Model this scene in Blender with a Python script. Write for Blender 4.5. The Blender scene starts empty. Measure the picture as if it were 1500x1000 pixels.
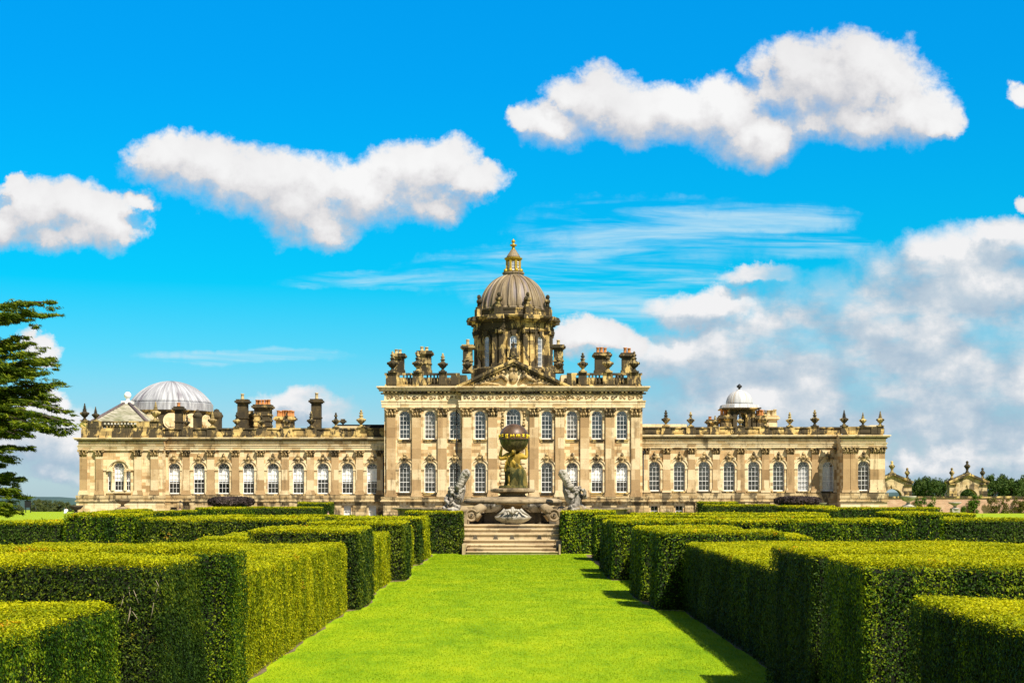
import bpy, bmesh, math, random
import numpy as np
from mathutils import Vector, Matrix, noise

random.seed(7)
RNG = np.random.default_rng(11)
F = 2083.0          # focal length in photo pixels
CZ = 2.9            # eye height
R = math.radians
PI = math.pi
scn = bpy.context.scene
COL = scn.collection

def X(px, Y): return (px - 750.0) * Y / F
def Z(py, Y): return CZ - (py - 725.0) * Y / F

# ------------------------------------------------------------------ helpers
def tag(o, label=None, cat=None, group=None, kind=None):
    if label: o['label'] = label
    if cat: o['category'] = cat
    if group: o['group'] = group
    if kind: o['kind'] = kind
    return o

def thing(name, label, cat, loc=(0, 0, 0), group=None, rz=0.0):
    o = bpy.data.objects.new(name, None)
    o.empty_display_size = 0.3
    COL.objects.link(o)
    o.location = loc
    o.rotation_euler.z = rz
    return tag(o, label, cat, group)

def woff(o):
    v = Vector((0, 0, 0))
    while o is not None:
        v += o.location
        o = o.parent
    return v

class MB:
    """collects shapes and links them as one mesh object"""
    def __init__(s):
        s.v = []; s.f = []; s.m = []; s.sm = []
    def add(s, vs, fs, mi=0, smooth=False):
        b = len(s.v)
        s.v.extend([tuple(p) for p in vs])
        for f in fs:
            s.f.append(tuple(i + b for i in f)); s.m.append(mi); s.sm.append(smooth)
    def box(s, x0, x1, y0, y1, z0, z1, mi=0):
        if x0 > x1: x0, x1 = x1, x0
        if y0 > y1: y0, y1 = y1, y0
        if z0 > z1: z0, z1 = z1, z0
        s.add([(x0,y0,z0),(x1,y0,z0),(x1,y1,z0),(x0,y1,z0),(x0,y0,z1),(x1,y0,z1),(x1,y1,z1),(x0,y1,z1)],
              [(0,3,2,1),(4,5,6,7),(0,1,5,4),(1,2,6,5),(2,3,7,6),(3,0,4,7)], mi)
    def quad(s, a, b, c, d, mi=0): s.add([a, b, c, d], [(0,1,2,3)], mi)
    def prism(s, poly, y0, y1, mi=0):
        n = len(poly)
        vs = [(x, y0, z) for x, z in poly] + [(x, y1, z) for x, z in poly]
        fs = [tuple(range(n)), tuple(range(2*n-1, n-1, -1))]
        for i in range(n):
            j = (i + 1) % n
            fs.append((i, i + n, j + n, j))
        s.add(vs, fs, mi)
    def lathe(s, prof, c, n=16, mi=0, smooth=True, ph=0.0, sx=1.0, sy=1.0):
        vs = []; fs = []
        for r, z in prof:
            for k in range(n):
                a = ph + 2*PI*k/n
                vs.append((c[0] + r*sx*math.cos(a), c[1] + r*sy*math.sin(a), c[2] + z))
        for i in range(len(prof)-1):
            for k in range(n):
                k2 = (k+1) % n
                fs.append((i*n+k, i*n+k2, (i+1)*n+k2, (i+1)*n+k))
        fs.append(tuple(range(n-1, -1, -1)))
        fs.append(tuple((len(prof)-1)*n + k for k in range(n)))
        s.add(vs, fs, mi, smooth)
    def tube(s, pts, rad, n=8, mi=0, smooth=True):
        pts = [Vector(p) for p in pts]
        if not isinstance(rad, (list, tuple)): rad = [rad]*len(pts)
        vs = []; fs = []
        for i, p in enumerate(pts):
            t = (pts[min(i+1, len(pts)-1)] - pts[max(i-1, 0)]).normalized()
            a = t.cross(Vector((0, 0, 1)))
            if a.length < 1e-3: a = t.cross(Vector((0, 1, 0)))
            a.normalize(); b = t.cross(a)
            for k in range(n):
                w = 2*PI*k/n
                vs.append(p + a*(rad[i]*math.cos(w)) + b*(rad[i]*math.sin(w)))
        for i in range(len(pts)-1):
            for k in range(n):
                k2 = (k+1) % n
                fs.append((i*n+k, i*n+k2, (i+1)*n+k2, (i+1)*n+k))
        fs.append(tuple(range(n-1, -1, -1)))
        fs.append(tuple((len(pts)-1)*n + k for k in range(n)))
        s.add(vs, fs, mi, smooth)
    def ball(s, c, r, n=10, mi=0, sx=1, sy=1, sz=1):
        prof = []
        m = max(4, n//2)
        for i in range(m+1):
            a = -PI/2 + PI*i/m
            prof.append((max(1e-4, r*math.cos(a)), r*math.sin(a)*sz))
        s.lathe(prof, c, n, mi, True, 0, sx, sy)
    def arch(s, xc, zs, r0, r1, y0, y1, n=14, mi=0, a0=0.0, a1=PI):
        """half ring standing in the XZ plane"""
        vs = []; fs = []
        for i in range(n+1):
            a = a0 + (a1-a0)*i/n
            c, q = math.cos(a), math.sin(a)
            vs += [(xc+r0*c, y0, zs+r0*q), (xc+r1*c, y0, zs+r1*q), (xc+r1*c, y1, zs+r1*q), (xc+r0*c, y1, zs+r0*q)]
        for i in range(n):
            b = 4*i
            fs += [(b, b+1, b+5, b+4), (b+1, b+2, b+6, b+5), (b+2, b+3, b+7, b+6), (b+3, b, b+4, b+7)]
        fs += [(0, 3, 2, 1), (4*n, 4*n+1, 4*n+2, 4*n+3)]
        s.add(vs, fs, mi)
    def build(s, name, mats, parent=None, loc=None):
        """verts given in world space (loc None) or local to loc (a world point)"""
        me = bpy.data.meshes.new(name)
        off = woff(parent)
        vs = s.v
        if loc is None:
            if parent is not None: vs = [(x-off.x, y-off.y, z-off.z) for x, y, z in vs]
        me.from_pydata(vs, [], s.f)
        if not isinstance(mats, (list, tuple)): mats = [mats]
        for m in mats: me.materials.append(m)
        me.polygons.foreach_set('material_index', s.m)
        me.polygons.foreach_set('use_smooth', s.sm)
        me.update()
        o = bpy.data.objects.new(name, me)
        COL.objects.link(o)
        if parent is not None: o.parent = parent
        if loc is not None: o.location = Vector(loc) - off
        return o

def copy_tree(o, parent):
    c = o.copy(); COL.objects.link(c); c.parent = parent
    for ch in list(o.children): copy_tree(ch, c)
    return c

def place(proto, used, parent, loc, rz=0.0, sc=None):
    """first use moves the prototype itself, later uses copy it"""
    if not used:
        used.append(1); o = proto
    else:
        o = copy_tree(proto, parent)
    o.parent = parent
    o.location = Vector(loc) - woff(parent)
    o.rotation_euler.z = rz
    if sc is not None: o.scale = (sc, sc, sc) if not isinstance(sc, tuple) else sc
    return o

def build_np(name, verts, quads, mats, midx=None, parent=None, smooth=None, loc=None):
    off = woff(parent)
    v = np.asarray(verts, dtype=np.float32)
    if loc is not None: v = v - np.array(loc, dtype=np.float32)
    elif parent is not None: v = v - np.array(off, dtype=np.float32)
    q = np.asarray(quads, dtype=np.int32)
    me = bpy.data.meshes.new(name)
    me.vertices.add(len(v)); me.vertices.foreach_set('co', v.ravel())
    me.loops.add(q.size); me.loops.foreach_set('vertex_index', q.ravel())
    me.polygons.add(len(q))
    me.polygons.foreach_set('loop_start', np.arange(0, q.size, q.shape[1], dtype=np.int32))
    for m in (mats if isinstance(mats, (list, tuple)) else [mats]): me.materials.append(m)
    if midx is not None: me.polygons.foreach_set('material_index', np.asarray(midx, dtype=np.int32))
    if smooth is not None: me.polygons.foreach_set('use_smooth', np.asarray(smooth, dtype=bool))
    me.update(calc_edges=True); me.validate()
    o = bpy.data.objects.new(name, me)
    COL.objects.link(o)
    if parent is not None: o.parent = parent
    if loc is not None: o.location = loc
    return o

def cards(P, N, ln, wd, rng, up=None):
    """leaf shaped quads at points P with approximate normals N"""
    n = len(P)
    N = N / np.maximum(1e-6, np.linalg.norm(N, axis=1, keepdims=True))
    A = rng.normal(size=(n, 3)) if up is None else up + 0.45*rng.normal(size=(n, 3))
    A = A - N*np.sum(A*N, axis=1, keepdims=True)
    A /= np.maximum(1e-6, np.linalg.norm(A, axis=1, keepdims=True))
    B = np.cross(N, A)
    l = (ln*(0.6 + 0.8*rng.random(n)))[:, None]
    w = (wd*(0.6 + 0.8*rng.random(n)))[:, None]
    V = np.stack([P - A*l*.5, P + B*w*.5 - A*l*.05, P + A*l*.5, P - B*w*.5 - A*l*.05], axis=1).reshape(-1, 3)
    Q = np.arange(4*n, dtype=np.int32).reshape(-1, 4)
    return V, Q

# ------------------------------------------------------------------ materials
class NT:
    def __init__(s, tree): s.t = tree; s.n = tree.nodes; s.l = tree.links
    def node(s, typ, **kw):
        o = s.n.new(typ)
        for k, v in kw.items(): setattr(o, k, v)
        return o
    def set(s, sock, val):
        if isinstance(val, bpy.types.NodeSocket): s.l.new(val, sock)
        elif val is not None: sock.default_value = val
    def math(s, op, a, b=None, c=None, clamp=False):
        o = s.node('ShaderNodeMath', operation=op); o.use_clamp = clamp
        s.set(o.inputs[0], a)
        if b is not None: s.set(o.inputs[1], b)
        if c is not None: s.set(o.inputs[2], c)
        return o.outputs[0]
    def vmath(s, op, a, b=None, out=0):
        o = s.node('ShaderNodeVectorMath', operation=op)
        s.set(o.inputs[0], a)
        if b is not None: s.set(o.inputs[1], b)
        return o.outputs['Value'] if op in ('DOT_PRODUCT', 'LENGTH') else o.outputs[0]
    def mix(s, fac, a, b, blend='MIX'):
        o = s.node('ShaderNodeMix', data_type='RGBA', blend_type=blend)
        s.set(o.inputs[0], fac); s.set(o.inputs[6], a); s.set(o.inputs[7], b)
        return o.outputs[2]
    def noise(s, vec, scale, detail=4, rough=0.55, dist=0.0, out=0):
        o = s.node('ShaderNodeTexNoise')
        s.set(o.inputs['Vector'], vec)
        o.inputs['Scale'].default_value = scale; o.inputs['Detail'].default_value = detail
        o.inputs['Roughness'].default_value = rough; o.inputs['Distortion'].default_value = dist
        return o.outputs[out]
    def ramp(s, fac, stops, interp='LINEAR'):
        o = s.node('ShaderNodeValToRGB'); s.set(o.inputs[0], fac)
        cr = o.color_ramp; cr.interpolation = interp
        while len(cr.elements) < len(stops): cr.elements.new(0.5)
        for e, (p, c) in zip(cr.elements, stops):
            e.position = p
            e.color = (c[0], c[1], c[2], 1.0) if hasattr(c, '__len__') else (c, c, c, 1.0)
        return o.outputs[0]
    def maprange(s, v, a, b, c=0.0, d=1.0, smooth=True):
        o = s.node('ShaderNodeMapRange'); o.interpolation_type = 'SMOOTHSTEP' if smooth else 'LINEAR'
        s.set(o.inputs[0], v)
        for i, q in enumerate((a, b, c, d)): o.inputs[i+1].default_value = q
        return o.outputs[0]
    def scale(s, vec, sc):
        return s.vmath('MULTIPLY', vec, sc)

def new_mat(name):
    m = bpy.data.materials.new(name); m.use_nodes = True
    t = NT(m.node_tree); t.n.clear()
    out = t.node('ShaderNodeOutputMaterial')
    return m, t, out

def finish(t, out, color, rough=0.8, bump=None, bump_d=0.02, metal=0.0, spec=0.3, bump_s=0.6):
    b = t.node('ShaderNodeBsdfPrincipled')
    t.set(b.inputs['Base Color'], color); t.set(b.inputs['Roughness'], rough)
    b.inputs['Metallic'].default_value = metal
    b.inputs['Specular IOR Level'].default_value = spec
    if bump is not None:
        bp = t.node('ShaderNodeBump'); bp.inputs['Strength'].default_value = bump_s
        bp.inputs['Distance'].default_value = bump_d
        t.set(bp.inputs['Height'], bump); t.l.new(bp.outputs[0], b.inputs['Normal'])
    t.l.new(b.outputs[0], out.inputs[0])
    return b

def pos(t): return t.node('ShaderNodeNewGeometry').outputs['Position']

def mat_stone(name, cream, tan, brown, soot=0.5, soot_amt=0.8, blocks=True, bw=0.95, rh=0.36, tan_at=0.62, soot_col=(0.035, 0.03, 0.022), sc=0.55, hard=0.13):
    m, t, out = new_mat(name)
    p = pos(t)
    sp = t.node('ShaderNodeSeparateXYZ'); t.l.new(p, sp.inputs[0])
    u = t.math('ADD', sp.outputs[0], sp.outputs[1])
    cb = t.node('ShaderNodeCombineXYZ'); t.set(cb.inputs[0], u); t.set(cb.inputs[1], sp.outputs[2])
    n1 = t.noise(p, 1.3, 6, 0.6)
    bumpv = t.noise(p, 9.0, 5, 0.65)
    if blocks:
        br = t.node('ShaderNodeTexBrick'); t.l.new(cb.outputs[0], br.inputs['Vector'])
        br.inputs['Color1'].default_value = (0, 0, 0, 1); br.inputs['Color2'].default_value = (1, 1, 1, 1)
        br.inputs['Mortar'].default_value = (0.35, 0.35, 0.35, 1)
        br.inputs['Scale'].default_value = 1.0; br.inputs['Mortar Size'].default_value = 0.012
        br.inputs['Brick Width'].default_value = bw; br.inputs['Row Height'].default_value = rh
        br.inputs['Bias'].default_value = 0.0
        br2 = t.node('ShaderNodeTexBrick'); t.l.new(cb.outputs[0], br2.inputs['Vector'])
        br2.inputs['Color1'].default_value = (0, 0, 0, 1); br2.inputs['Color2'].default_value = (1, 1, 1, 1)
        br2.inputs['Scale'].default_value = 1.0; br2.inputs['Mortar Size'].default_value = 0.0
        br2.inputs['Brick Width'].default_value = bw*3.1; br2.inputs['Row Height'].default_value = rh*4
        f = t.math('ADD', t.math('MULTIPLY', br.outputs['Color'], 0.55), t.math('MULTIPLY', br2.outputs['Color'], 0.25))
        f = t.math('ADD', f, t.math('MULTIPLY', n1, 0.3))
    else:
        f = n1
    col = t.ramp(f, [(0.0, cream), (tan_at-0.12, tuple(c*0.93 for c in cream)), (tan_at+0.06, tan), (0.98, brown)])
    if blocks:
        col = t.mix(t.math('MULTIPLY', br.outputs['Fac'], 0.45), col, (brown[0]*.6, brown[1]*.6, brown[2]*.6, 1))
    st = t.noise(t.scale(p, (1.0, 1.0, 0.45)), sc, 9, 0.68, 0.4)
    mask = t.maprange(st, soot, soot+hard, 0.0, soot_amt)
    col = t.mix(mask, col, soot_col + (1,))
    # rain streaks running down the stone
    rs = t.noise(t.scale(p, (2.6, 2.6, 0.16)), 1.0, 6, 0.65)
    rm = t.math('MULTIPLY', t.maprange(rs, .52, .66, 0, .7), t.maprange(n1, .35, .6))
    col = t.mix(rm, col, tuple(c*.38 for c in tan) + (1,))
    fine = t.noise(p, 5.0, 4, 0.6)
    col = t.mix(t.maprange(fine, 0.52, 0.8, 0, 0.35), col, tuple(c*.45 for c in tan) + (1,))
    finish(t, out, col, 0.9, bumpv, 0.03, spec=0.15)
    return m

CREAM = (0.73, 0.58, 0.335); TAN = (0.50, 0.325, 0.145); BROWN = (0.27, 0.165, 0.075)
M = {}
M['stone'] = mat_stone('ashlar_stone', CREAM, TAN, BROWN, 0.575, 0.62)
M['stone_pale'] = mat_stone('pale_ashlar_stone', (0.74, 0.60, 0.365), (0.58, 0.43, 0.22), (0.34, 0.23, 0.115), 0.585, 0.7, tan_at=0.68, hard=.10)
M['stone_pil'] = mat_stone('pilaster_stone', (0.68, 0.54, 0.32), (0.45, 0.305, 0.15), (0.25, 0.155, 0.07), 0.64, 0.55, bw=2.6, rh=1.15, tan_at=0.47)
M['stone_plinth'] = mat_stone('plinth_stone', (0.56, 0.43, 0.23), (0.40, 0.28, 0.13), (0.22, 0.15, 0.075), 0.50, 0.8, sc=0.9, hard=0.08)
M['stone_dirty'] = mat_stone('weathered_stone', (0.62, 0.45, 0.17), (0.46, 0.32, 0.12), (0.12, 0.085, 0.045), 0.44, 0.95, sc=0.85, tan_at=0.55, hard=0.06, bw=0.8, rh=0.5)
M['stone_sooty'] = mat_stone('sooty_stone', (0.50, 0.38, 0.15), (0.28, 0.2, 0.085), (0.08, 0.06, 0.035), 0.45, 0.95, sc=1.1, blocks=False, tan_at=0.5, hard=0.07, soot_col=(0.022, 0.02, 0.015))  # soot on urns and chimneys; cornice shade on the dentil band
M['stone_soot'] = mat_stone('blackened_stone', (0.16, 0.115, 0.05), (0.08, 0.06, 0.03), (0.035, 0.028, 0.018), 0.44, 0.8, sc=1.1, blocks=False, tan_at=0.4)  # soot on chimneys; stands for cornice shade on the wing mouldings
M['stone_cap'] = mat_stone('carved_stone', (0.50, 0.37, 0.18), (0.36, 0.25, 0.11), (0.12, 0.085, 0.045), 0.485, 0.88, sc=1.9, blocks=False, tan_at=0.52, hard=0.07)
M['stone_step'] = mat_stone('step_stone', (0.56, 0.45, 0.275), (0.46, 0.35, 0.20), (0.28, 0.2, 0.12), 0.58, 0.6, bw=1.6, rh=0.5, sc=0.9, tan_at=0.6)
M['stone_fount'] = mat_stone('fountain_stone', (0.36, 0.28, 0.17), (0.24, 0.18, 0.105), (0.10, 0.075, 0.045), 0.5, 0.8, sc=1.3, blocks=False, tan_at=0.5)
M['stone_grey'] = mat_stone('grey_carved_stone', (0.44, 0.40, 0.34), (0.27, 0.24, 0.20), (0.09, 0.08, 0.065), 0.50, 0.85, sc=2.6, blocks=False, tan_at=0.5, hard=0.10)
M['stone_white'] = mat_stone('pale_grey_stone', (0.44, 0.40, 0.33), (0.30, 0.27, 0.22), (0.13, 0.115, 0.09), 0.54, 0.75, sc=2.0, blocks=False, tan_at=0.55)
M['stone_dark'] = mat_stone('dark_basin_stone', (0.12, 0.10, 0.07), (0.07, 0.06, 0.045), (0.03, 0.026, 0.02), 0.5, 0.8, sc=1.3, blocks=False)
M['stone_statue'] = mat_stone('lichened_statue_stone', (0.62, 0.38, 0.05), (0.40, 0.26, 0.045), (0.10, 0.085, 0.025), 0.54, 0.85, sc=1.7, blocks=False, tan_at=0.52, hard=0.08, soot_col=(0.02, 0.028, 0.012))
M['drape'] = mat_stone('mossy_drapery_stone', (0.38, 0.25, 0.05), (0.16, 0.125, 0.035), (0.04, 0.05, 0.016), 0.45, 0.9, sc=2.0, blocks=False, tan_at=0.4, soot_col=(0.02, 0.03, 0.012))

def mat_simple(name, col, rough=0.7, metal=0.0, var=0.25, scale=4.0, spec=0.3, bump=0.01):
    m, t, out = new_mat(name)
    p = pos(t)
    n = t.noise(p, scale, 5, 0.6)
    c2 = tuple(c*(1-var*2) for c in col); c1 = tuple(min(1, c*(1+var)) for c in col)
    c = t.ramp(n, [(0.3, c2), (0.7, c1)])
    finish(t, out, c, rough, t.noise(p, scale*4, 4), bump, metal, spec)
    return m

M['white'] = mat_simple('white_paint', (0.76, 0.75, 0.71), 0.5, var=0.04)
M['blind'] = mat_simple('white_blind', (0.85, 0.84, 0.80), 0.9, var=0.03, scale=1.5)
M['dark'] = mat_simple('dark_room', (0.012, 0.013, 0.016), 0.9)
M['iron'] = mat_simple('black_iron', (0.015, 0.015, 0.016), 0.5)
M['gold'] = mat_simple('gilding', (0.40, 0.27, 0.03), 0.5, 0.45, 0.2, 6.0)
M['goldpaint'] = mat_simple('gold_paint', (0.80, 0.56, 0.03), 0.45, 0.25, 0.1)
M['pot'] = mat_simple('terracotta', (0.50, 0.20, 0.06), 0.85, var=0.25, scale=2.0)
M['pot_pale'] = mat_simple('buff_clay', (0.50, 0.38, 0.19), 0.85, var=0.25, scale=2.0)
M['slate'] = mat_stone('lichened_slate', (0.38, 0.35, 0.27), (0.27, 0.25, 0.17), (0.13, 0.135, 0.07), 0.53, 0.6, bw=0.5, rh=0.25, soot_col=(0.10, 0.115, 0.045))
M['earth'] = mat_simple('bare_earth', (0.17, 0.125, 0.06), 0.95, var=0.3, scale=6.0)
M['skin'] = mat_simple('skin', (0.45, 0.26, 0.18), 0.6, var=0.05)
M['hair'] = mat_simple('dark_hair', (0.03, 0.02, 0.012), 0.6, var=0.1)
M['cloth_blue'] = mat_simple('navy_cloth', (0.03, 0.05, 0.12), 0.9, var=0.1)
M['cloth_white'] = mat_simple('white_cloth', (0.72, 0.72, 0.72), 0.9, var=0.04)
M['cloth_black'] = mat_simple('black_cloth', (0.02, 0.02, 0.025), 0.9, var=0.1)
M['bark'] = mat_simple('bark', (0.06, 0.045, 0.03), 0.95, var=0.35, scale=3.0, bump=0.05)
M['twig'] = mat_simple('dead_twig', (0.30, 0.24, 0.17), 0.95, var=0.2, scale=9.0)

def mat_globe():
    m, t, out = new_mat('aged_bronze')
    p = pos(t)
    n = t.noise(t.scale(p, (1, 1, .7)), 2.2, 7, 0.65)
    c = t.ramp(n, [(0.3, (0.035, 0.022, 0.012)), (0.52, (0.10, 0.055, 0.028)), (0.72, (0.20, 0.12, 0.06))])
    finish(t, out, c, 0.42, t.noise(p, 14, 4), 0.01, 0.1, 0.35)
    return m
M['bronze'] = mat_globe()
def mat_verdi():
    m, t, out = new_mat('green_bronze')
    p = pos(t)
    n = t.noise(t.scale(p, (3, 3, .6)), 2.5, 7, 0.65)
    c = t.ramp(n, [(0.3, (0.022, 0.018, 0.008)), (0.52, (0.065, 0.052, 0.02)), (0.75, (0.18, 0.15, 0.06))])
    finish(t, out, c, 0.5, t.noise(p, 14, 4), 0.01, 0.2, 0.4)
    return m
M['verdi'] = mat_verdi()

def mat_glass(name, fac, tint, dark=False):
    m, t, out = new_mat(name)
    p = pos(t)
    g = t.node('ShaderNodeBsdfGlossy'); g.inputs['Roughness'].default_value = 0.06
    g.inputs['Color'].default_value = tint + (1,)
    bp = t.node('ShaderNodeBump'); bp.inputs['Strength'].default_value = 0.25; bp.inputs['Distance'].default_value = 0.02
    t.l.new(t.noise(p, 2.2, 3), bp.inputs['Height']); t.l.new(bp.outputs[0], g.inputs['Normal'])
    if dark:
        tr = t.node('ShaderNodeBsdfDiffuse'); tr.inputs[0].default_value = (0.03, 0.035, 0.045, 1)
    else:
        tr = t.node('ShaderNodeBsdfTransparent')
    mx = t.node('ShaderNodeMixShader')
    # each pane of old glass tilts a little and catches more or less of the sky
    t.set(mx.inputs[0], t.math('MULTIPLY', t.maprange(t.noise(p, 0.9, 2), 0.3, 0.7, 0.6, 1.3), fac))
    t.l.new(tr.outputs[0], mx.inputs[1]); t.l.new(g.outputs[0], mx.inputs[2])
    t.l.new(mx.outputs[0], out.inputs[0])
    return m
M['glass'] = mat_glass('window_glass', 0.09, (0.95, 0.97, 1.0))
M['glass_sky'] = mat_glass('window_glass_skylit', 0.11, (0.85, 0.93, 1.0))
M['glass_dark'] = mat_glass('dark_window_glass', 0.30, (0.9, 0.95, 1.0), True)

def mat_lead(name, base, lo, hi, seam=0, seam_c=(0, 0), stain=(0.10, 0.075, 0.07)):
    m, t, out = new_mat(name)
    p = pos(t)
    sp = t.node('ShaderNodeSeparateXYZ'); t.l.new(p, sp.inputs[0])
    dx = t.math('SUBTRACT', sp.outputs[0], seam_c[0]); dy = t.math('SUBTRACT', sp.outputs[1], seam_c[1])
    ang = t.math('ARCTAN2', dx, dy)
    cb = t.node('ShaderNodeCombineXYZ'); t.set(cb.inputs[0], t.math('MULTIPLY', ang, 9.0)); t.set(cb.inputs[1], t.math('MULTIPLY', sp.outputs[2], 0.25))
    streak = t.noise(cb.outputs[0], 1.6, 5, 0.6)
    c = t.ramp(streak, [(0.28, lo), (0.5, base), (0.72, hi)])
    n2 = t.noise(t.scale(cb.outputs[0], (0.55, 0.6, 1)), 1.1, 3, 0.5)
    c = t.mix(t.maprange(n2, 0.60, 0.66, 0, 0.8), c, stain + (1,))
    finish(t, out, c, 0.55, t.noise(p, 6, 4), 0.02, 0.0, 0.35)
    return m

def mat_leaf(name, dark, mid, light, warm, warm_at=0.70, transl=0.28, patch=0.5, streaky=False, midp=.48):
    m, t, out = new_mat(name)
    g = t.node('ShaderNodeNewGeometry')
    p = g.outputs['Position']
    n = t.noise(t.scale(p, (1.6, 1.6, 0.22)) if streaky else p, 1.5 if streaky else 0.9, 5, 0.65)
    f = t.math('ADD', t.math('MULTIPLY', g.outputs['Random Per Island'], 0.55), t.math('MULTIPLY', t.maprange(n, 0.28, 0.72), patch))
    c = t.ramp(f, [(0.08, dark), (midp, mid), (0.96, light)])
    nw = t.noise(p, 1.1, 4, 0.6)
    wm = t.math('MULTIPLY', t.maprange(nw, warm_at, warm_at+0.08), t.maprange(g.outputs['Random Per Island'], 0.3, 0.8))
    c = t.mix(wm, c, warm + (1,))
    d = t.node('ShaderNodeBsdfPrincipled'); t.set(d.inputs['Base Color'], c); d.inputs['Roughness'].default_value = 0.55
    d.inputs['Specular IOR Level'].default_value = 0.08
    tr = t.node('ShaderNodeBsdfTranslucent'); t.set(tr.inputs[0], t.mix(1.0, c, (1.35, 1.25, 0.5, 1), 'MULTIPLY'))
    mx = t.node('ShaderNodeMixShader'); mx.inputs[0].default_value = transl
    t.l.new(d.outputs[0], mx.inputs[1]); t.l.new(tr.outputs[0], mx.inputs[2]); t.l.new(mx.outputs[0], out.inputs[0])
    return m

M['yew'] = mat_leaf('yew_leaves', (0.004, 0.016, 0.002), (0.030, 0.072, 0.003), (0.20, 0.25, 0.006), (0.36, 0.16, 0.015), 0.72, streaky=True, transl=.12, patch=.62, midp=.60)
M['yew_deep'] = mat_leaf('deep_green_yew_leaves', (0.003, 0.012, 0.002), (0.016, 0.040, 0.003), (0.085, 0.125, 0.005), (0.26, 0.13, 0.015), 0.74, streaky=True, transl=.08, patch=.55, midp=.62)  # darker copy of the yew; deepens the shade on right hand hedges
M['yew_gold'] = mat_leaf('golden_yew_leaves', (0.025, 0.055, 0.003), (0.155, 0.195, 0.004), (0.42, 0.40, 0.006), (0.48, 0.24, 0.012), 0.68, 0.3, patch=.72, streaky=True)  # golden growth, also brightened in colour for the sun-facing sides
M['yew_top'] = mat_leaf('yew_new_growth', (0.12, 0.165, 0.003), (0.31, 0.33, 0.004), (0.52, 0.48, 0.006), (0.66, 0.28, 0.012), 0.61)  # yellow new growth, with sunlight on the tops worked into the tone
M['yew_brown'] = mat_leaf('old_yew_leaves', (0.005, 0.016, 0.003), (0.026, 0.052, 0.004), (0.13, 0.16, 0.008), (0.34, 0.16, 0.02), 0.67, .12, patch=.6, midp=.58)  # darker, browner leaf used on several left hand hedges
M['yew_dark'] = mat_leaf('distant_yew_leaves', (0.012, 0.034, 0.006), (0.035, 0.07, 0.008), (0.08, 0.115, 0.012), (0.16, 0.08, 0.02), 0.7)
M['yew_core'] = mat_simple('yew_twigs', (0.010, 0.014, 0.004), 0.95, var=0.35, scale=6.0)  # near-black, so gaps between the leaves look deep in shade
M['cedar'] = mat_leaf('cedar_needles', (0.012, 0.034, 0.006), (0.07, 0.115, 0.008), (0.25, 0.28, 0.012), (0.2, 0.14, 0.03), 0.75, 0.28)
M['tree'] = mat_leaf('tree_leaves', (0.012, 0.035, 0.008), (0.045, 0.085, 0.016), (0.10, 0.14, 0.03), (0.13, 0.12, 0.03), 0.7, 0.2)
M['tree_olive'] = mat_leaf('olive_tree_leaves', (0.022, 0.036, 0.014), (0.075, 0.095, 0.03), (0.15, 0.16, 0.055), (0.16, 0.12, 0.04), 0.68, 0.2)
M['vine'] = mat_leaf('climber_leaves', (0.020, 0.06, 0.008), (0.07, 0.14, 0.015), (0.17, 0.24, 0.03), (0.2, 0.16, 0.03), 0.66, 0.3)
M['vine_olive'] = mat_leaf('autumn_climber_leaves', (0.03, 0.045, 0.010), (0.10, 0.11, 0.02), (0.2, 0.18, 0.04), (0.22, 0.12, 0.04), 0.6, 0.3)
M['purple'] = mat_leaf('purple_shrub_leaves', (0.015, 0.012, 0.012), (0.045, 0.032, 0.030), (0.10, 0.07, 0.065), (0.10, 0.06, 0.05), 0.7, 0.1)
M['grass'] = mat_leaf('grass_blades', (0.08, 0.17, 0.003), (0.20, 0.30, 0.003), (0.35, 0.40, 0.005), (0.38, 0.36, 0.015), 0.66, 0.3)

def mat_lawn():
    m, t, out = new_mat('mown_lawn')
    p = pos(t)
    n1 = t.noise(t.scale(p, (0.6, 0.35, 1)), 0.8, 6, 0.62)
    n2 = t.noise(t.scale(p, (1, 0.5, 1)), 22.0, 6, 0.75)
    n3 = t.noise(t.scale(p, (1, 0.4, 1)), 2.6, 6, 0.7)
    f = t.math('ADD', t.math('ADD', t.math('MULTIPLY', n1, 0.40), t.math('MULTIPLY', n2, 0.32)), t.math('MULTIPLY', n3, 0.28))
    c = t.ramp(f, [(0.36, (0.07, 0.165, 0.003)), (0.46, (0.17, 0.285, 0.003)), (0.55, (0.265, 0.355, 0.004)), (0.66, (0.38, 0.40, 0.006))])
    dry = t.noise(t.scale(p, (1, 0.5, 1)), 0.9, 5, 0.7)
    c = t.mix(t.maprange(dry, .60, .76, 0, .55), c, (0.36, 0.35, 0.02, 1))
    sp = t.node('ShaderNodeSeparateXYZ'); t.l.new(p, sp.inputs[0])
    far = t.maprange(sp.outputs[1], 75, 130)
    c = t.mix(t.math('MULTIPLY', far, 0.7), c, (0.24, 0.31, 0.012, 1))
    finish(t, out, c, 0.9, n2, 0.04, spec=0.1)
    return m
M['lawn'] = mat_lawn()
M['hill'] = mat_simple('far_woods', (0.045, 0.085, 0.085), 1.0, var=0.3, scale=0.02)  # bluish tone carries the distance haze in the colour itself

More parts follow.
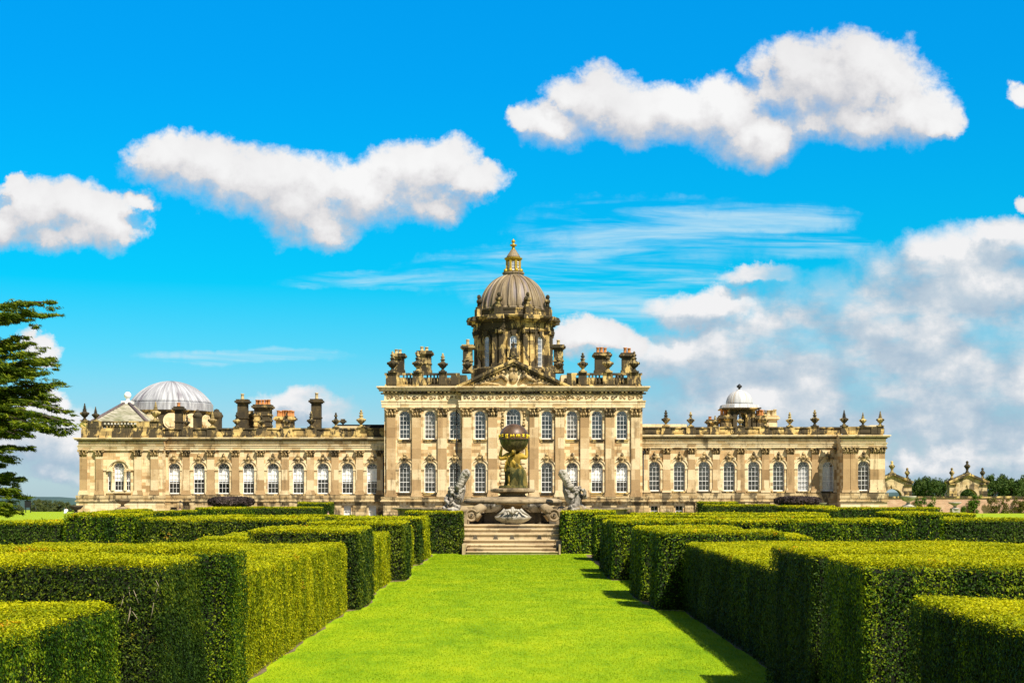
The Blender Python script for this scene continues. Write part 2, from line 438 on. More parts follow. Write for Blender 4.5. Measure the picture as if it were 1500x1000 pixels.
def mat_brickwall():
    m, t, out = new_mat('old_brick')
    p = pos(t)
    sp = t.node('ShaderNodeSeparateXYZ'); t.l.new(p, sp.inputs[0])
    cb = t.node('ShaderNodeCombineXYZ'); t.set(cb.inputs[0], t.math('ADD', sp.outputs[0], sp.outputs[1])); t.set(cb.inputs[1], sp.outputs[2])
    br = t.node('ShaderNodeTexBrick'); t.l.new(cb.outputs[0], br.inputs['Vector'])
    br.inputs['Color1'].default_value = (0.50, 0.28, 0.19, 1); br.inputs['Color2'].default_value = (0.36, 0.20, 0.13, 1)
    br.inputs['Mortar'].default_value = (0.5, 0.4, 0.3, 1); br.inputs['Scale'].default_value = 1.0
    br.inputs['Brick Width'].default_value = 0.46; br.inputs['Row Height'].default_value = 0.16; br.inputs['Mortar Size'].default_value = 0.015
    n = t.noise(p, 0.7, 6, 0.65)
    c = t.mix(t.maprange(n, 0.5, 0.72, 0, 0.75), br.outputs['Color'], (0.55, 0.40, 0.29, 1))
    finish(t, out, c, 0.95, t.noise(p, 9, 4), 0.03, spec=0.1)
    return m
M['brick'] = mat_brickwall()

# ================================================================== THE HOUSE
YC, YM, YW, YR, YL = 157.0, 156.4, 159.2, 156.2, 157.4
house = thing('country_house', 'vast cream stone country house with domed central block and long wings behind the clipped hedges', 'mansion', (X(752, YC), YC, 0))

def wall(name, x0, x1, yf, yb, z0, z1, ops, mat, depth=0.32, roof=True):
    """front wall with real openings, plus sides, back and a flat roof"""
    b = MB()
    cols = {}
    for o in ops: cols.setdefault(round(o[0], 3), []).append(o)
    cur = x0
    for xc in sorted(cols):
        oo = sorted(cols[xc], key=lambda o: o[2])
        Wd = max(o[1] for o in oo)
        a, c = xc - Wd/2, xc + Wd/2
        b.quad((cur, yf, z0), (a, yf, z0), (a, yf, z1), (cur, yf, z1))
        zc = z0
        for (_, w, zb, zt, arched) in oo:
            l, r = xc - w/2, xc + w/2
            b.quad((a, yf, zc), (c, yf, zc), (c, yf, zb), (a, yf, zb))
            if w < Wd:
                b.quad((a, yf, zb), (l, yf, zb), (l, yf, zt), (a, yf, zt))
                b.quad((r, yf, zb), (c, yf, zb), (c, yf, zt), (r, yf, zt))
            yi = yf + depth
            zs = zt - w/2 if arched else zt
            b.quad((l, yf, zb), (r, yf, zb), (r, yi, zb), (l, yi, zb))
            b.quad((l, yf, zb), (l, yi, zb), (l, yi, zs), (l, yf, zs))
            b.quad((r, yi, zb), (r, yf, zb), (r, yf, zs), (r, yi, zs))
            if arched:
                n = 10
                for sgn in (-1, 1):
                    pts = [(xc + sgn*w/2*math.cos(PI/2*i/n), zs + w/2*math.sin(PI/2*i/n)) for i in range(n+1)]
                    vs = [(xc + sgn*w/2, yf, zt)] + [(x, yf, z) for x, z in pts]
                    b.add(vs, [(0, i+1, i+2) for i in range(n)])
                    for i in range(n):
                        (xa, za), (xb_, zb_) = pts[i], pts[i+1]
                        b.quad((xa, yf, za), (xb_, yf, zb_), (xb_, yi, zb_), (xa, yi, za))
            else:
                b.quad((l, yf, zt), (r, yf, zt), (r, yi, zt), (l, yi, zt))
            zc = zt
        b.quad((a, yf, zc), (c, yf, zc), (c, yf, z1), (a, yf, z1))
        cur = c
    b.quad((cur, yf, z0), (x1, yf, z0), (x1, yf, z1), (cur, yf, z1))
    b.quad((x0, yf, z0), (x0, yf, z1), (x0, yb, z1), (x0, yb, z0))
    b.quad((x1, yf, z0), (x1, yb, z0), (x1, yb, z1), (x1, yf, z1))
    b.quad((x0, yb, z0), (x0, yb, z1), (x1, yb, z1), (x1, yb, z0))
    if roof: b.quad((x0, yf, z1), (x1, yf, z1), (x1, yb, z1), (x0, yb, z1))
    o = b.build(name, mat, house)
    d = MB(); d.quad((x0+.1, yf+.75, z0), (x1-.1, yf+.75, z0), (x1-.1, yf+.75, z1-.05), (x0+.1, yf+.75, z1-.05))
    d.build('inner_wall', M['dark'], house)  # near-black sheet standing for the unlit rooms behind the windows
    return o

def make_window(w, h, arched, cols, pitch, blind=0.0, glass='glass', yo=0.20, surround=None, sill=True, head_open=True, fan=True):
    """white sash at the origin (sill centre, wall face y = 0); children: pane, blind, sill, surround"""
    f = MB(); t = 0.066; y0, y1 = yo, yo+0.07
    zs = h - w/2 if arched else h
    f.box(-w/2, -w/2+t, y0, y1, 0, zs); f.box(w/2-t, w/2, y0, y1, 0, zs)
    f.box(-w/2+t, w/2-t, y0-.02, y1, 0, 0.12)
    if arched: f.arch(0, zs, w/2-t, w/2, y0, y1, 14)
    else: f.box(-w/2+t, w/2-t, y0, y1, h-t, h)
    bt = 0.029; iw = w - 2*t
    for i in range(1, cols):
        x = -w/2 + t + iw*i/cols
        f.box(x-bt/2, x+bt/2, y0+.01, y1-.015, 0.12, zs if arched else h-t)
    nr = max(2, round((zs-0.12)/pitch))
    for j in range(1, nr + (1 if arched else 0)):
        z = 0.12 + (zs-0.12)*j/nr
        q = 0.055 if j == nr//2 else bt
        f.box(-w/2+t, w/2-t, y0+(.005 if q > .05 else .012), y1-.02, z-q/2, z+q/2)
    if arched and fan:
        r0 = w*0.17
        f.arch(0, zs, r0-bt/2, r0+bt/2, y0+.012, y1-.02, 8)
        for a in (PI/4, PI/2, 3*PI/4):
            c, s_ = math.cos(a), math.sin(a); r1 = w/2 - t
            nx, nz = -s_*bt/2, c*bt/2
            f.prism([(r0*c+nx, zs+r0*s_+nz), (r0*c-nx, zs+r0*s_-nz), (r1*c-nx, zs+r1*s_-nz), (r1*c+nx, zs+r1*s_+nz)], y0+.014, y1-.022)
    fr = f.build('window', M['white'])
    def outline(zt0, zt1, y):
        """filled shape of the opening between two heights"""
        vs = []
        n = 12
        zl = min(zs, zt1)
        vs += [(-w/2+.02, y, zt0), (w/2-.02, y, zt0), (w/2-.02, y, zl)]
        if arched and zt1 > zs:
            vs += [((w/2-.02)*math.cos(PI*i/n), y, zs+(w/2-.02)*math.sin(PI*i/n)) for i in range(1, n)]
        vs.append((-w/2+.02, y, zl))
        return vs
    g = MB(); vs = outline(0.02, h, yo+0.035); g.add(vs, [tuple(range(len(vs)))])
    g.build('pane', M[glass], fr)
    if blind > 0:
        bl = MB(); zt1 = zs - .02 if head_open else h
        vs = outline(zs - blind*zs, zt1, yo+0.16); bl.add(vs, [tuple(range(len(vs)))])
        bl.box(-w/2+.02, w/2-.02, yo+.145, yo+.165, zs-blind*zs-.04, zs-blind*zs)
        bl.build('blind', M['blind'], fr)
    if sill:
        s = MB(); s.box(-w/2-.14, w/2+.14, -.13, yo, -.17, -.004)
        s.box(-w/2-.08, w/2+.08, -.07, .0, -.34, -.172)
        s.build('sill', M['stone_dirty'], fr)
    if surround == 'arch':
        s = MB()
        a = w/2 + 0.10
        s.box(-a-.28, -w/2-.03, -.07, .02, -.0, zs-.22); s.box(w/2+.03, a+.28, -.07, .02, 0, zs-.22)
        s.box(-a-.36, -w/2-.0, -.15, .02, zs-.22, zs-.02); s.box(w/2+.0, a+.36, -.15, .02, zs-.22, zs-.02)
        s.arch(0, zs-.02, w/2+.03, w/2+.30, -.08, .02, 16)
        s.arch(0, zs-.02, w/2+.302, w/2+.44, -.17, .02, 16)
        s.build('surround', M['stone_pale'], fr)
        k = MB()   # scrolled keystone with leafy crest
        zk = h + .02
        k.prism([(-.15, zk-.05), (.15, zk-.05), (.24, zk+.62), (-.24, zk+.62)], -.30, .02)
        k.ball((0, -.3, zk+.42), .17, 8); k.ball((-.33, -.12, zk+.40), .19, 8); k.ball((.33, -.12, zk+.40), .19, 8)
        k.ball((-.52, -.08, zk+.26), .13, 6); k.ball((.52, -.08, zk+.26), .13, 6)
        k.ball((0, -.16, zk+.80), .20, 8); k.ball((0, -.12, zk+1.0), .10, 6)
        k.tube([(-.6, -.1, zk+.16), (-.42, -.16, zk+.46), (-.2, -.14, zk+.70)], .07, 6)
        k.tube([(.6, -.1, zk+.16), (.42, -.16, zk+.46), (.2, -.14, zk+.70)], .07, 6)
        k.build('keystone', M['stone_cap'], fr)
    elif surround == 'plain':
        s = MB()
        s.box(-w/2-.24, -w/2-.02, -.06, .02, 0, zs); s.box(w/2+.02, w/2+.24, -.06, .02, 0, zs)
        s.arch(0, zs, w/2+.02, w/2+.24, -.06, .02, 16)
        s.build('surround', M['stone_pale'], fr)
    elif surround == 'block':
        s = MB()
        s.box(-w/2-.2, w/2+.2, -.05, .02, h+.01, h+.2)
        s.prism([(-.14, h+.2), (.14, h+.2), (.24, h+.75), (-.24, h+.75)], -.13, .02)
        s.prism([(-.52, h+.2), (-.3, h+.2), (-.5, h+.66), (-.74, h+.66)], -.07, .02)
        s.prism([(.52, h+.2), (.3, h+.2), (.5, h+.66), (.74, h+.66)], -.07, .02)
        s.build('surround', M['stone_pale'], fr)
    return fr

def make_capital(w, h, proj):
    """Corinthian pilaster capital: bell, two rows of leaves, volutes, abacus; origin bottom centre on the wall"""
    c = MB()
    c.prism([(-w*.46, 0), (w*.46, 0), (w*.62, h*.86), (-w*.62, h*.86)], -proj*.8, 0.02)
    c.box(-w*.5, w*.5, -proj-.03, 0.02, -.07, 0.0)
    for row, (z0, z1, k) in enumerate(((0.02, .40, 4), (.30, .66, 3))):
        for i in range(k):
            x = w*(-.42 + .84*i/(k-1))
            o = .07 + row*.05
            c.tube([(x, -proj*.85, h*z0), (x*1.04, -proj-o*1.2, h*(z0+z1)/2), (x*1.1, -proj-o*2.2, h*z1), (x*1.12, -proj-o*2.6, h*z1-.06)],
                   [w*.11, w*.12, w*.09, w*.04], 6)
    for sg in (-1, 1):
        c.tube([(sg*w*.15, -proj-.05, h*.5), (sg*w*.4, -proj-.14, h*.78), (sg*w*.62, -proj-.2, h*.82)], [w*.05, w*.06, w*.05], 6)
        c.ball((sg*w*.64, -proj-.18, h*.74), w*.13, 8)
    c.ball((0, -proj-.2, h*.9), w*.12, 8)
    c.box(-w*.72, w*.72, -proj-.26, 0.02, h*.86, h)
    return c.build('capital', M['stone_cap'])

def make_pilaster(w, z_base, z_cap, z_top, proj, capital):
    """origin at base centre"""
    h = z_cap - z_base
    p = MB()
    p.box(-w/2, w/2, -proj, 0.02, .5, h)
    p.box(-w/2-.13, w/2+.13, -proj-.13, 0.02, 0, .22); p.box(-w/2-.09, w/2+.09, -proj-.09, 0.02, .222, .34); p.box(-w/2-.05, w/2+.05, -proj-.05, .02, .342, .498)
    o = p.build('pilaster', M['stone_pil'])
    capital.parent = o; capital.location = (0, 0, h)
    return o

def bands(name, x0, x1, yf, spec, mat, dent=None, ends=True):
    """stacked mouldings: spec = [(z0, z1, projection)]"""
    b = MB()
    for i, (z0, z1, pr) in enumerate(spec):
        e = pr if ends else 0
        b.box(x0-e, x1+e, yf-pr, yf+.3, z0+.002, z1-.002)
    if dent:
        z0, z1, pr, wd, sp = dent
        n = int((x1-x0)/sp)
        for i in range(n+1):
            x = x0 + (x1-x0)*i/n
            b.box(x-wd/2, x+wd/2, yf-pr, yf+.1, z0, z1)
    return b.build(name, mat, house)

zc = lambda py: Z(py, YC)
# ---- central block
cx0, cx1 = X(563, YC), X(941, YC)
mx0, mx1 = X(676, YM), X(828, YM)
LW = [593, 630, 666.4]; MW = [703.4, 801]; RW = [838, 874.5, 911]
wU, wL = 16*YC/F, 16.5*YC/F
def upl(p, Y, w=None): return (X(p, Y), w or wU, Z(643, Y), Z(601.5, Y), True)
def lol(p, Y): return (X(p, Y), wL, Z(721, Y), Z(677, Y), True)
def bas(p, Y): return (X(p, Y), 10*Y/F, Z(757, Y), Z(741.5, Y), False)
zpar0 = zc(566)
wall('central_wall_flank', cx0, mx0+.05, YC, YC+22, 0, zpar0, [f(p, YC) for p in LW for f in (upl, lol, bas)], M['stone'])
wall('central_wall_flank', mx1-.05, cx1, YC, YC+22, 0, zpar0, [f(p, YC) for p in RW for f in (upl, lol, bas)], M['stone'])
wall('central_wall', mx0, mx1, YM, YC+20, 0, Z(566, YM), [f(p, YM) for p in MW for f in (upl, lol)] + [(X(752, YM), 21*YM/F, Z(650, YM), Z(598, YM), True), (X(752, YM), 20*YM/F, Z(726, YM), Z(672, YM), True)], M['stone'])

winU = make_window(wU, Z(601.5, YC)-Z(643, YC), True, 3, 0.52, 0, 'glass_sky', surround='plain')
winL = make_window(wL, Z(677, YC)-Z(721, YC), True, 3, 0.52, 0, 'glass_sky', surround='arch')
winLb = make_window(wL, Z(677, YC)-Z(721, YC), True, 3, 0.52, 0.50, 'glass', surround='arch')
winC = make_window(21*YM/F, Z(598, YM)-Z(650, YM), True, 4, 0.5, 0, 'glass_sky', surround='plain')
winD = make_window(20*YM/F, Z(672, YM)-Z(726, YM), True, 4, 0.55, 0, 'glass', surround='plain', sill=False)
winB = make_window(10*YC/F, Z(741.5, YC)-Z(757, YC), False, 2, 0.55, 0, 'glass', surround='block', sill=False)
winBw = make_window(11*YW/F, Z(740, YW)-Z(757, YW), False, 2, 0.55, 0.95, 'glass', surround='block', sill=False)
winBr = make_window(11*YW/F, Z(740, YW)-Z(757, YW), False, 2, 0.55, 0.0, 'glass_sky', surround='block', sill=False)
uU, uL, uLb, uB, uBw, uBr = [], [], [], [], [], []
for p in MW: place(winU, uU, house, (X(p, YM), YM, Z(643, YM)))
M['curtain'] = mat_simple('dim_curtain', (0.22, 0.20, 0.17), 0.9, var=.3, scale=3.0)
M['blind_white'] = M['blind']; M['blind'] = M['curtain']
winLc = make_window(wL, Z(677, YC)-Z(721, YC), True, 3, 0.52, 0.62, 'glass_sky', surround='arch')
winUc = make_window(wU, Z(601.5, YC)-Z(643, YC), True, 3, 0.52, 0.85, 'glass', surround='plain')
M['blind'] = M['blind_white']
place(winL, uL, house, (X(LW[0], YC), YC, Z(721, YC))); place(winL, uL, house, (X(LW[2], YC), YC, Z(721, YC)))
place(winLc, [], house, (X(LW[1], YC), YC, Z(721, YC)))
for p in RW: place(winLb, uLb, house, (X(p, YC), YC, Z(721, YC)))
for p in MW:
    place(winL, uL, house, (X(p, YM), YM, Z(721, YM)))
for p in LW+RW: place(winB, uB, house, (X(p, YC), YC, Z(757, YC)))
uUc = []
for i, p in enumerate(LW+RW): place(*((winUc, uUc) if i in (1, 3) else (winU, uU)), house, (X(p, YC), YC, Z(643, YC)))
place(winC, [], house, (X(752, YM), YM, Z(650, YM)))
place(winD, [], house, (X(752, YM), YM, Z(726, YM)))
# rusticated door surround and carved drops beside the centre window
for sg in (-1, 1):
    b = MB()
    for i in range(9):
        z0 = Z(722-5.4*i, YM); z1 = z0 + .30
        xi = X(752, YM) + sg*11.2*YM/F; b.box(xi, xi+sg*(.62 if i % 2 else .48), YM-.14, YM+.02, z0, z1)
    b.build('rusticated_surround', M['stone_pale'], house)
    b = MB()
    for i in range(9):
        b.ball((X(752+sg*15.5, YM)+random.uniform(-.05, .05), YM-.05, Z(604+4.6*i, YM)), random.uniform(.12, .24), 7)
    b.build('carved_drop', M['stone_cap'], house)

# giant pilasters
wP = 13.2*YC/F
zPb, zPc, zPt = zc(727.5), zc(610), zc(597)
pilC = make_pilaster(wP, zPb, zPc, zPt, .26, make_capital(wP, zPt-zPc, .26))
uPC = []
for p in (573, 610.3, 648, 856.6, 893.4, 931): place(pilC, uPC, house, (X(p, YC), YC, zPb))
for p in (684, 721.8, 782.3, 820): place(pilC, uPC, house, (X(p, YM), YM, zPb))
ENT = [(597, 592.5, .28), (592.5, 588.5, .31), (588.5, 586.5, .36), (573, 570, .56), (570, 568, .70), (568, 566, .80)]
def ent(name, x0, x1, Y, ends=True):
    bands(name, x0, x1, Y, [(Z(a, Y), Z(c, Y), p) for a, c, p in ENT], M['stone_pale'], None, ends)
    bands('bed_moulding', x0, x1, Y, [(Z(577.2, Y), Z(575.3, Y), .37)], M['stone_sooty'], (Z(575.3, Y), Z(573, Y), .50, .22, .44), ends)  # dentils coloured dark to give the shade under the cornice
    fr = MB(); fr.box(x0, x1, Y-.24, Y+.1, Z(586.5, Y)+.003, Z(577.5, Y)-.003)
    fr.build('frieze_band', M['stone_pale'], house)
    fr = MB(); n = int((x1-x0)/.85); zm = (Z(586.5, Y)+Z(577.5, Y))/2
    for i in range(n):
        x = x0 + (x1-x0)*(i+.5)/n; s_ = 1 if i % 2 else -1
        pts = [(x + .30*(.25+.75*k/9)*math.cos(s_*k*.75)*.9, Y-.27, zm + .26*(.25+.75*k/9)*math.sin(s_*k*.75)) for k in range(10)]
        fr.tube(pts, .055, 5); fr.ball((x+.42, Y-.25, zm+random.uniform(-.12, .12)), .11, 6)
    fr.build('frieze_carving', M['stone_cap'], house)
ent('entablature', cx0, mx0-.06, YC); ent('entablature', mx1+.06, cx1, YC); ent('entablature', mx0, mx1, YM)
# plinth mouldings and rusticated basement
def plinth(x0, x1, Y, rust=True, top=727.5):
    bands('plinth', x0, x1, Y, [(Z(734.5, Y), Z(732.5, Y), .42), (Z(732.5, Y), Z(729.5, Y), .30), (Z(729.5, Y), Z(top, Y), .36)], M['stone_plinth'])
    if not rust: return
def rustic(x0, x1, Y, gaps):
    b = MB(); edges = []
    cur = x0
    for g, w in sorted(gaps):
        edges.append((cur, g-w/2-.22)); cur = g+w/2+.22
    edges.append((cur, x1))
    zt = Z(734.7, Y)
    for a, c in edges:
        if c <= a: continue
        b = MB(); z = 0.0
        while z < zt-.05:
            z1 = min(z+.36, zt)
            b.box(a, c, Y-.16, Y+.02, z, z1-.035); z += .36
        b.build('basement_course', M['stone_plinth'], house)
plinth(cx0, mx0, YC); plinth(mx1, cx1, YC); plinth(mx0, mx1, YM)
rustic(cx0-.12, mx0, YC, [(X(p, YC), 10*YC/F) for p in LW]); rustic(mx1, cx1+.12, YC, [(X(p, YC), 10*YC/F) for p in RW]); rustic(mx0, mx1, YM, [])

# pediment
b = MB()
ax, az = X(752, YM), Z(530.5, YM)
pl, pr_, pz = X(671, YM), X(833, YM), Z(566, YM)
b.prism([(pl+1.2, pz), (pr_-1.2, pz), (ax, az-.7)], YM-.05, YC+10)
b.build('pediment', M['stone_pale'], house)
b = MB()
for sg, xe in ((-1, pl), (1, pr_)):
    for (d0, d1, pr) in ((0, .34, .50), (.35, .62, .36), (.63, .9, .16)):
        b.prism([(xe+sg*.35, pz-d0*.6), (ax, az+.35-d0), (ax, az+.35-d1), (xe+sg*.35-sg*.55*(d1-d0), pz-d1*.6)] if sg < 0 else
                [(ax, az+.35-d0), (xe+sg*.35, pz-d0*.6), (xe+sg*.35-sg*.55*(d1-d0), pz-d1*.6), (ax, az+.35-d1)], YM-pr, YC+10)
    for i in range(1, 17):
        t_ = i/17; x = xe + (ax-xe)*t_; z = pz + (az-pz)*t_ - .62
        if z > pz+.08: b.box(x-.1, x+.1, YM-.28, YM, z-.16, z+.08)
b.build('raking_cornice', M['stone_dirty'], house)
b = MB()   # carved arms in the tympanum: shield, crown, supporters, trailing drapery
zt = Z(553, YM)
b.ball((ax, YM-.05, zt), .62, 14, 0, .85, .45, 1.15); b.ball((ax, YM-.1, zt+.85), .34, 10, 0, 1.2, .5, .7)
for sg in (-1, 1):
    b.tube([(ax+sg*.7, YM-.2, zt-.4), (ax+sg*1.25, YM-.25, zt+.2), (ax+sg*1.7, YM-.2, zt-.05), (ax+sg*2.5, YM-.15, zt-.45)], [.2, .3, .26, .14], 8)
    b.ball((ax+sg*1.12, YM-.25, zt+.55), .22, 8)
    for k in range(6):
        b.ball((ax+sg*(1.9+.55*k), YM-.08, zt-.35-.1*k+random.uniform(-.1, .12)), .3-.025*k, 8, 0, 1.2, .6, .8)
    b.tube([(ax+sg*1.6, YM-.14, zt-.75), (ax+sg*3.0, YM-.18, zt-.62), (ax+sg*4.6, YM-.12, zt-.85)], [.12, .16, .07], 6)
b.build('carved_arms', M['stone_cap'], house)

# parapets with balusters
def parapet(x0, x1, Y, z0, z1, peds, solid=False, mat='stone_dirty', ybal=.15, panel=1.6):
    b = MB(); h = z1-z0; y0, y1 = Y+ybal, Y+ybal+.34
    b.box(x0, x1, y0-.06, y1+.06, z0-.05, z0+h*.16); b.box(x0-.04, x1+.04, y0-.1, y1+.1, z1-h*.15, z1)
    for p, w in peds: b.box(p-w/2, p+w/2, y0-.09, y1+.05, z0+h*.161, z1-h*.151)
    if solid:
        b.box(x0, x1, y0+.05, y1-.05, z0+h*.16, z1-h*.15)
        x = x0+.3
        while x < x1-panel: # raised panels
            b.box(x, x+panel-.35, y0, y0+.06, z0+h*.27, z1-h*.27); x += panel
    else:
        n = int((x1-x0)/.36)
        for i in range(n):
            x = x0+(x1-x0)*(i+.5)/n
            if any(abs(x-p) < w/2+.1 for p, w in peds): continue
            hh = h*.69
            b.lathe([(.07, 0), (.09, .08*hh), (.15, .3*hh), (.12, .5*hh), (.065, .72*hh), (.10, .86*hh), (.08, hh)], (x, (y0+y1)/2, z0+h*.16), 6)
    return b.build('balustrade', M[mat], house)

zb0, zb1 = zc(565.7), zc(546)
parapet(cx0+.05, X(673, YC), YC, zb0, zb1, [(X(p, YC), w) for p, w in ((575, 1.5), (612, 1.2), (648.6, .9), (667, 1.0))])
parapet(X(831, YC), cx1-.05, YC, zb0, zb1, [(X(p, YC), w) for p, w in ((837, 1.0), (853.6, .9), (890.6, 1.1), (929, 1.5))])
b = MB()
for p0, p1 in ((566, 662), (843, 938)): b.box(X(p0, YC), X(p1, YC), YC+1.3, YC+6, zpar0+.004, zc(551.5))
b.build('attic_wall', M['stone_dirty'], house)
# urns
def make_urn(h, kind):
    u = MB(); r = h*.215
    u.box(-r*.95, r*.95, -r*.95, r*.95, 0, h*.07); 
    u.lathe([(r*.75, h*.07), (r*.5, h*.12), (r*.28, h*.19), (r*.38, h*.22), (r*.8, h*.30), (r*1.05, h*.40), (r*1.02, h*.47), (r*.75, h*.50), (r*.45, h*.56), (r*.36, h*.60)], (0, 0, 0), 14)
    for k in range(8):
        a = 2*PI*k/8
        u.ball((r*.98*math.cos(a), r*.98*math.sin(a), h*.43), r*.27, 6, 0, 1, 1, 1.2)
    if kind == 0:
        u.lathe([(r*.36, h*.60), (r*.62, h*.655), (r*.4, h*.70), (r*.26, h*.73), (r*.5, h*.785), (r*.45, h*.83), (r*.2, h*.87), (r*.30, h*.92), (r*.16, h*.97), (.01, h)], (0, 0, 0), 12)
    elif kind == 1:
        for i in range(5):
            z = h*(.58+.075*i); q = r*(.62-.1*i)
            u.lathe([(q*.5, z), (q, z+h*.02), (q*.55, z+h*.07)], (0, 0, 0), 10)
        u.lathe([(r*.16, h*.93), (r*.12, h*.97), (.01, h)], (0, 0, 0), 8)
    else:
        u.lathe([(r*.36, h*.60), (r*.30, h*.70), (r*.52, h*.75), (r*.5, h*.79), (r*.26, h*.84), (r*.30, h*.91), (r*.14, h*.97), (.01, h)], (0, 0, 0), 12)
    return u.build('urn', M['stone_sooty'])
urns = {0: (make_urn(2.1, 0), []), 1: (make_urn(2.3, 1), []), 2: (make_urn(2.0, 2), [])}
def urn(px, y_base, y_top, Y, k, dy=.32):
    hh = (2.1, 2.3, 2.0)[k]
    s = (y_base-y_top)*(Y+dy)/F/hh
    place(urns[k][0], urns[k][1], house, (X(px, Y+dy), Y+dy, Z(y_base, Y+dy)), 0, s)
for px, yt, k in ((575, 514, 0), (612, 514, 0), (648.6, 517, 0), (684.5, 518, 0), (818.6, 518, 0), (853.6, 516, 0), (890.6, 514, 0), (929, 514, 0)):
    urn(px, 545.8, yt, YC, k)

# chimneys
def chimney(px0, px1, y_bot, y_top, Y, pots, pot_h=8.0, mat='stone_dirty', pot='pot', depth=None, tower=False):
    x0, x1 = X(px0, Y), X(px1, Y); z0, z1 = Z(y_bot, Y), Z(y_top, Y)
    d = depth or (x1-x0); h = z1-z0
    b = MB()
    b.box(x0, x1, Y, Y+d, z0, z1-.001)
    b.box(x0-.1, x1+.1, Y-.1, Y+d+.1, z0, z0+.35)
    e = .14
    b.box(x0-e, x1+e, Y-e, Y+d+e, z1-.42, z1-.30); b.box(x0-e*2, x1+e*2, Y-e*2, Y+d+e*2, z1-.298, z1-.10); b.box(x0-e, x1+e, Y-e, Y+d+e, z1-.098, z1+.08)
    if h > 2.4: b.box(x0-e*.6, x1+e*.6, Y-e*.6, Y+d+e*.6, z0+h*.42, z0+h*.46)
    if tower:
        for i in range(1, 4): b.box(x0-.09, x1+.09, Y-.09, Y+d+.09, z0+h*i*.2, z0+h*i*.2+.2)
    c = b.build('chimney', M[mat], house)
    for q in pots:
        ph = pot_h*Y/F*random.uniform(.9, 1.08); r = .19
        p = MB()
        p.lathe([(r*1.05, 0), (r*1.1, .08), (r*.95, .12), (r*.9, ph*.82), (r*1.12, ph*.88), (r*1.1, ph), (r*.75, ph), (r*.7, ph*.6)], (X(q, Y), Y+d/2+random.uniform(-.15, .15), z1+.08), 10)
        p.build('chimney_pot', M[pot], c)
chimney(577.5, 591.5, 546, 518.5, YC+2.2, (580, 585.5), 6.5, mat='stone_sooty', pot='pot_pale')
chimney(612, 631, 546, 514.5, YC+2.2, (617.5, 624.5), 6.5, mat='stone_sooty', pot='pot_pale')
chimney(678, 692, 546, 505.5, YC+2.6, (685,), 7.5, mat='stone_sooty', pot='pot_pale')
chimney(811.5, 825, 546, 505.5, YC+2.6, (818,), 7.5, mat='stone_sooty', pot='pot_pale')
chimney(872, 893, 546, 517, YC+2.6, (876.5, 881.5, 887), 8, mat='stone_dirty')
chimney(911.5, 927.5, 546, 517.5, YC+2.2, (916.5, 922), 8, mat='stone_dirty')
b = MB(); b.prism([(X(901, YC+4), zb1-.4), (X(915, YC+4), zb1-.4), (X(911, YC+4), zb1+.35), (X(906, YC+4), zb1+.35)], YC+4, YC+9)
b.build('roof_light', M['white'], house)
b = MB()
for p0, p1 in ((663, 683), (822, 842)): b.box(X(p0, YC), X(p1, YC), YC+.9, YC+6, zpar0, zc(548))
b.build('attic_block', M['stone'], house)

# ---- main dome
YD = 166.0; dx = X(752, YD); zd = lambda py: Z(py, YD); sD = YD/F
Rw = 52*sD
drum = MB()
drum.lathe([(62*sD, zd(566)), (62*sD, zd(543)), (60*sD, zd(541)), (Rw, zd(540)), (Rw, zd(489)), (Rw+.1, zd(487)), (Rw+.12, zd(476))], (dx, YD, 0), 64, 0, False)
drum.lathe([(Rw+.3, zd(475.8)), (Rw+.55, zd(473)), (Rw+.95, zd(471)), (Rw+1.05, zd(468.5)), (Rw+.9, zd(467.5)), (51*sD, zd(467.3)), (51.2*sD, zd(459.5)), (52*sD, zd(459)), (52*sD, zd(457)), (48*sD, zd(456.8))], (dx, YD, 0), 64, 0, False)
drum_o = drum.build('drum', M['stone_dirty'], house)
DP = MB()   # one paired-pilaster buttress, built at the front, turned later
wv = 8.5*sD
for sg in (-1, 1):
    xc = sg*wv*.62
    DP.box(xc-wv*.40, xc+wv*.40, -Rw-.52, -Rw+.5, zd(541), zd(494))
    DP.box(xc-wv*.5, xc+wv*.5, -Rw-.62, -Rw+.5, zd(541)-.02, zd(536.5)); DP.box(xc-wv*.52, xc+wv*.52, -Rw-.66, -Rw+.5, zd(488.2), zd(486.3))
DP.box(-wv*.78, wv*.78, -Rw-.3, -Rw+.5, zd(541)+.01, zd(494)-.01)
DP.box(-wv*1.25, wv*1.25, -Rw-.62, -Rw+.5, zd(486), zd(483)); DP.box(-wv*1.18, wv*1.18, -Rw-.55, -Rw+.5, zd(482.9), zd(477.5))
DP.box(-wv*1.3, wv*1.3, -Rw-.85, -Rw+.5, zd(477.4), zd(474.2)); DP.box(-wv*1.45, wv*1.45, -Rw-1.35, -Rw+.5, zd(474.1), zd(470.6)); DP.box(-wv*1.4, wv*1.4, -Rw-1.25, -Rw+.5, zd(470.5), zd(468))
DP.box(-wv*.62, wv*.62, -Rw-.55, -Rw+.6, zd(467.9), zd(456))
DPo = DP.build('drum_pilaster', M['stone_dirty'], drum_o, loc=(dx, YD, 0))
capd = MB()
for sg in (-1, 1):
    xc = sg*wv*.62
    capd.prism([(xc-wv*.40, zd(494)), (xc+wv*.40, zd(494)), (xc+wv*.52, zd(488.3)), (xc-wv*.52, zd(488.3))], -Rw-.58, -Rw+.3)
    for i in range(3): capd.ball((xc+wv*.36*(i-1), -Rw-.6, zd(491.5)), .14, 6, 0, 1, 1, 1.6)
    for i in range(2): capd.ball((xc+wv*.4*(i*2-1), -Rw-.62, zd(489.3)), .15, 6)
capo = capd.build('capital', M['stone_sooty'], drum_o, loc=(dx, YD, 0))
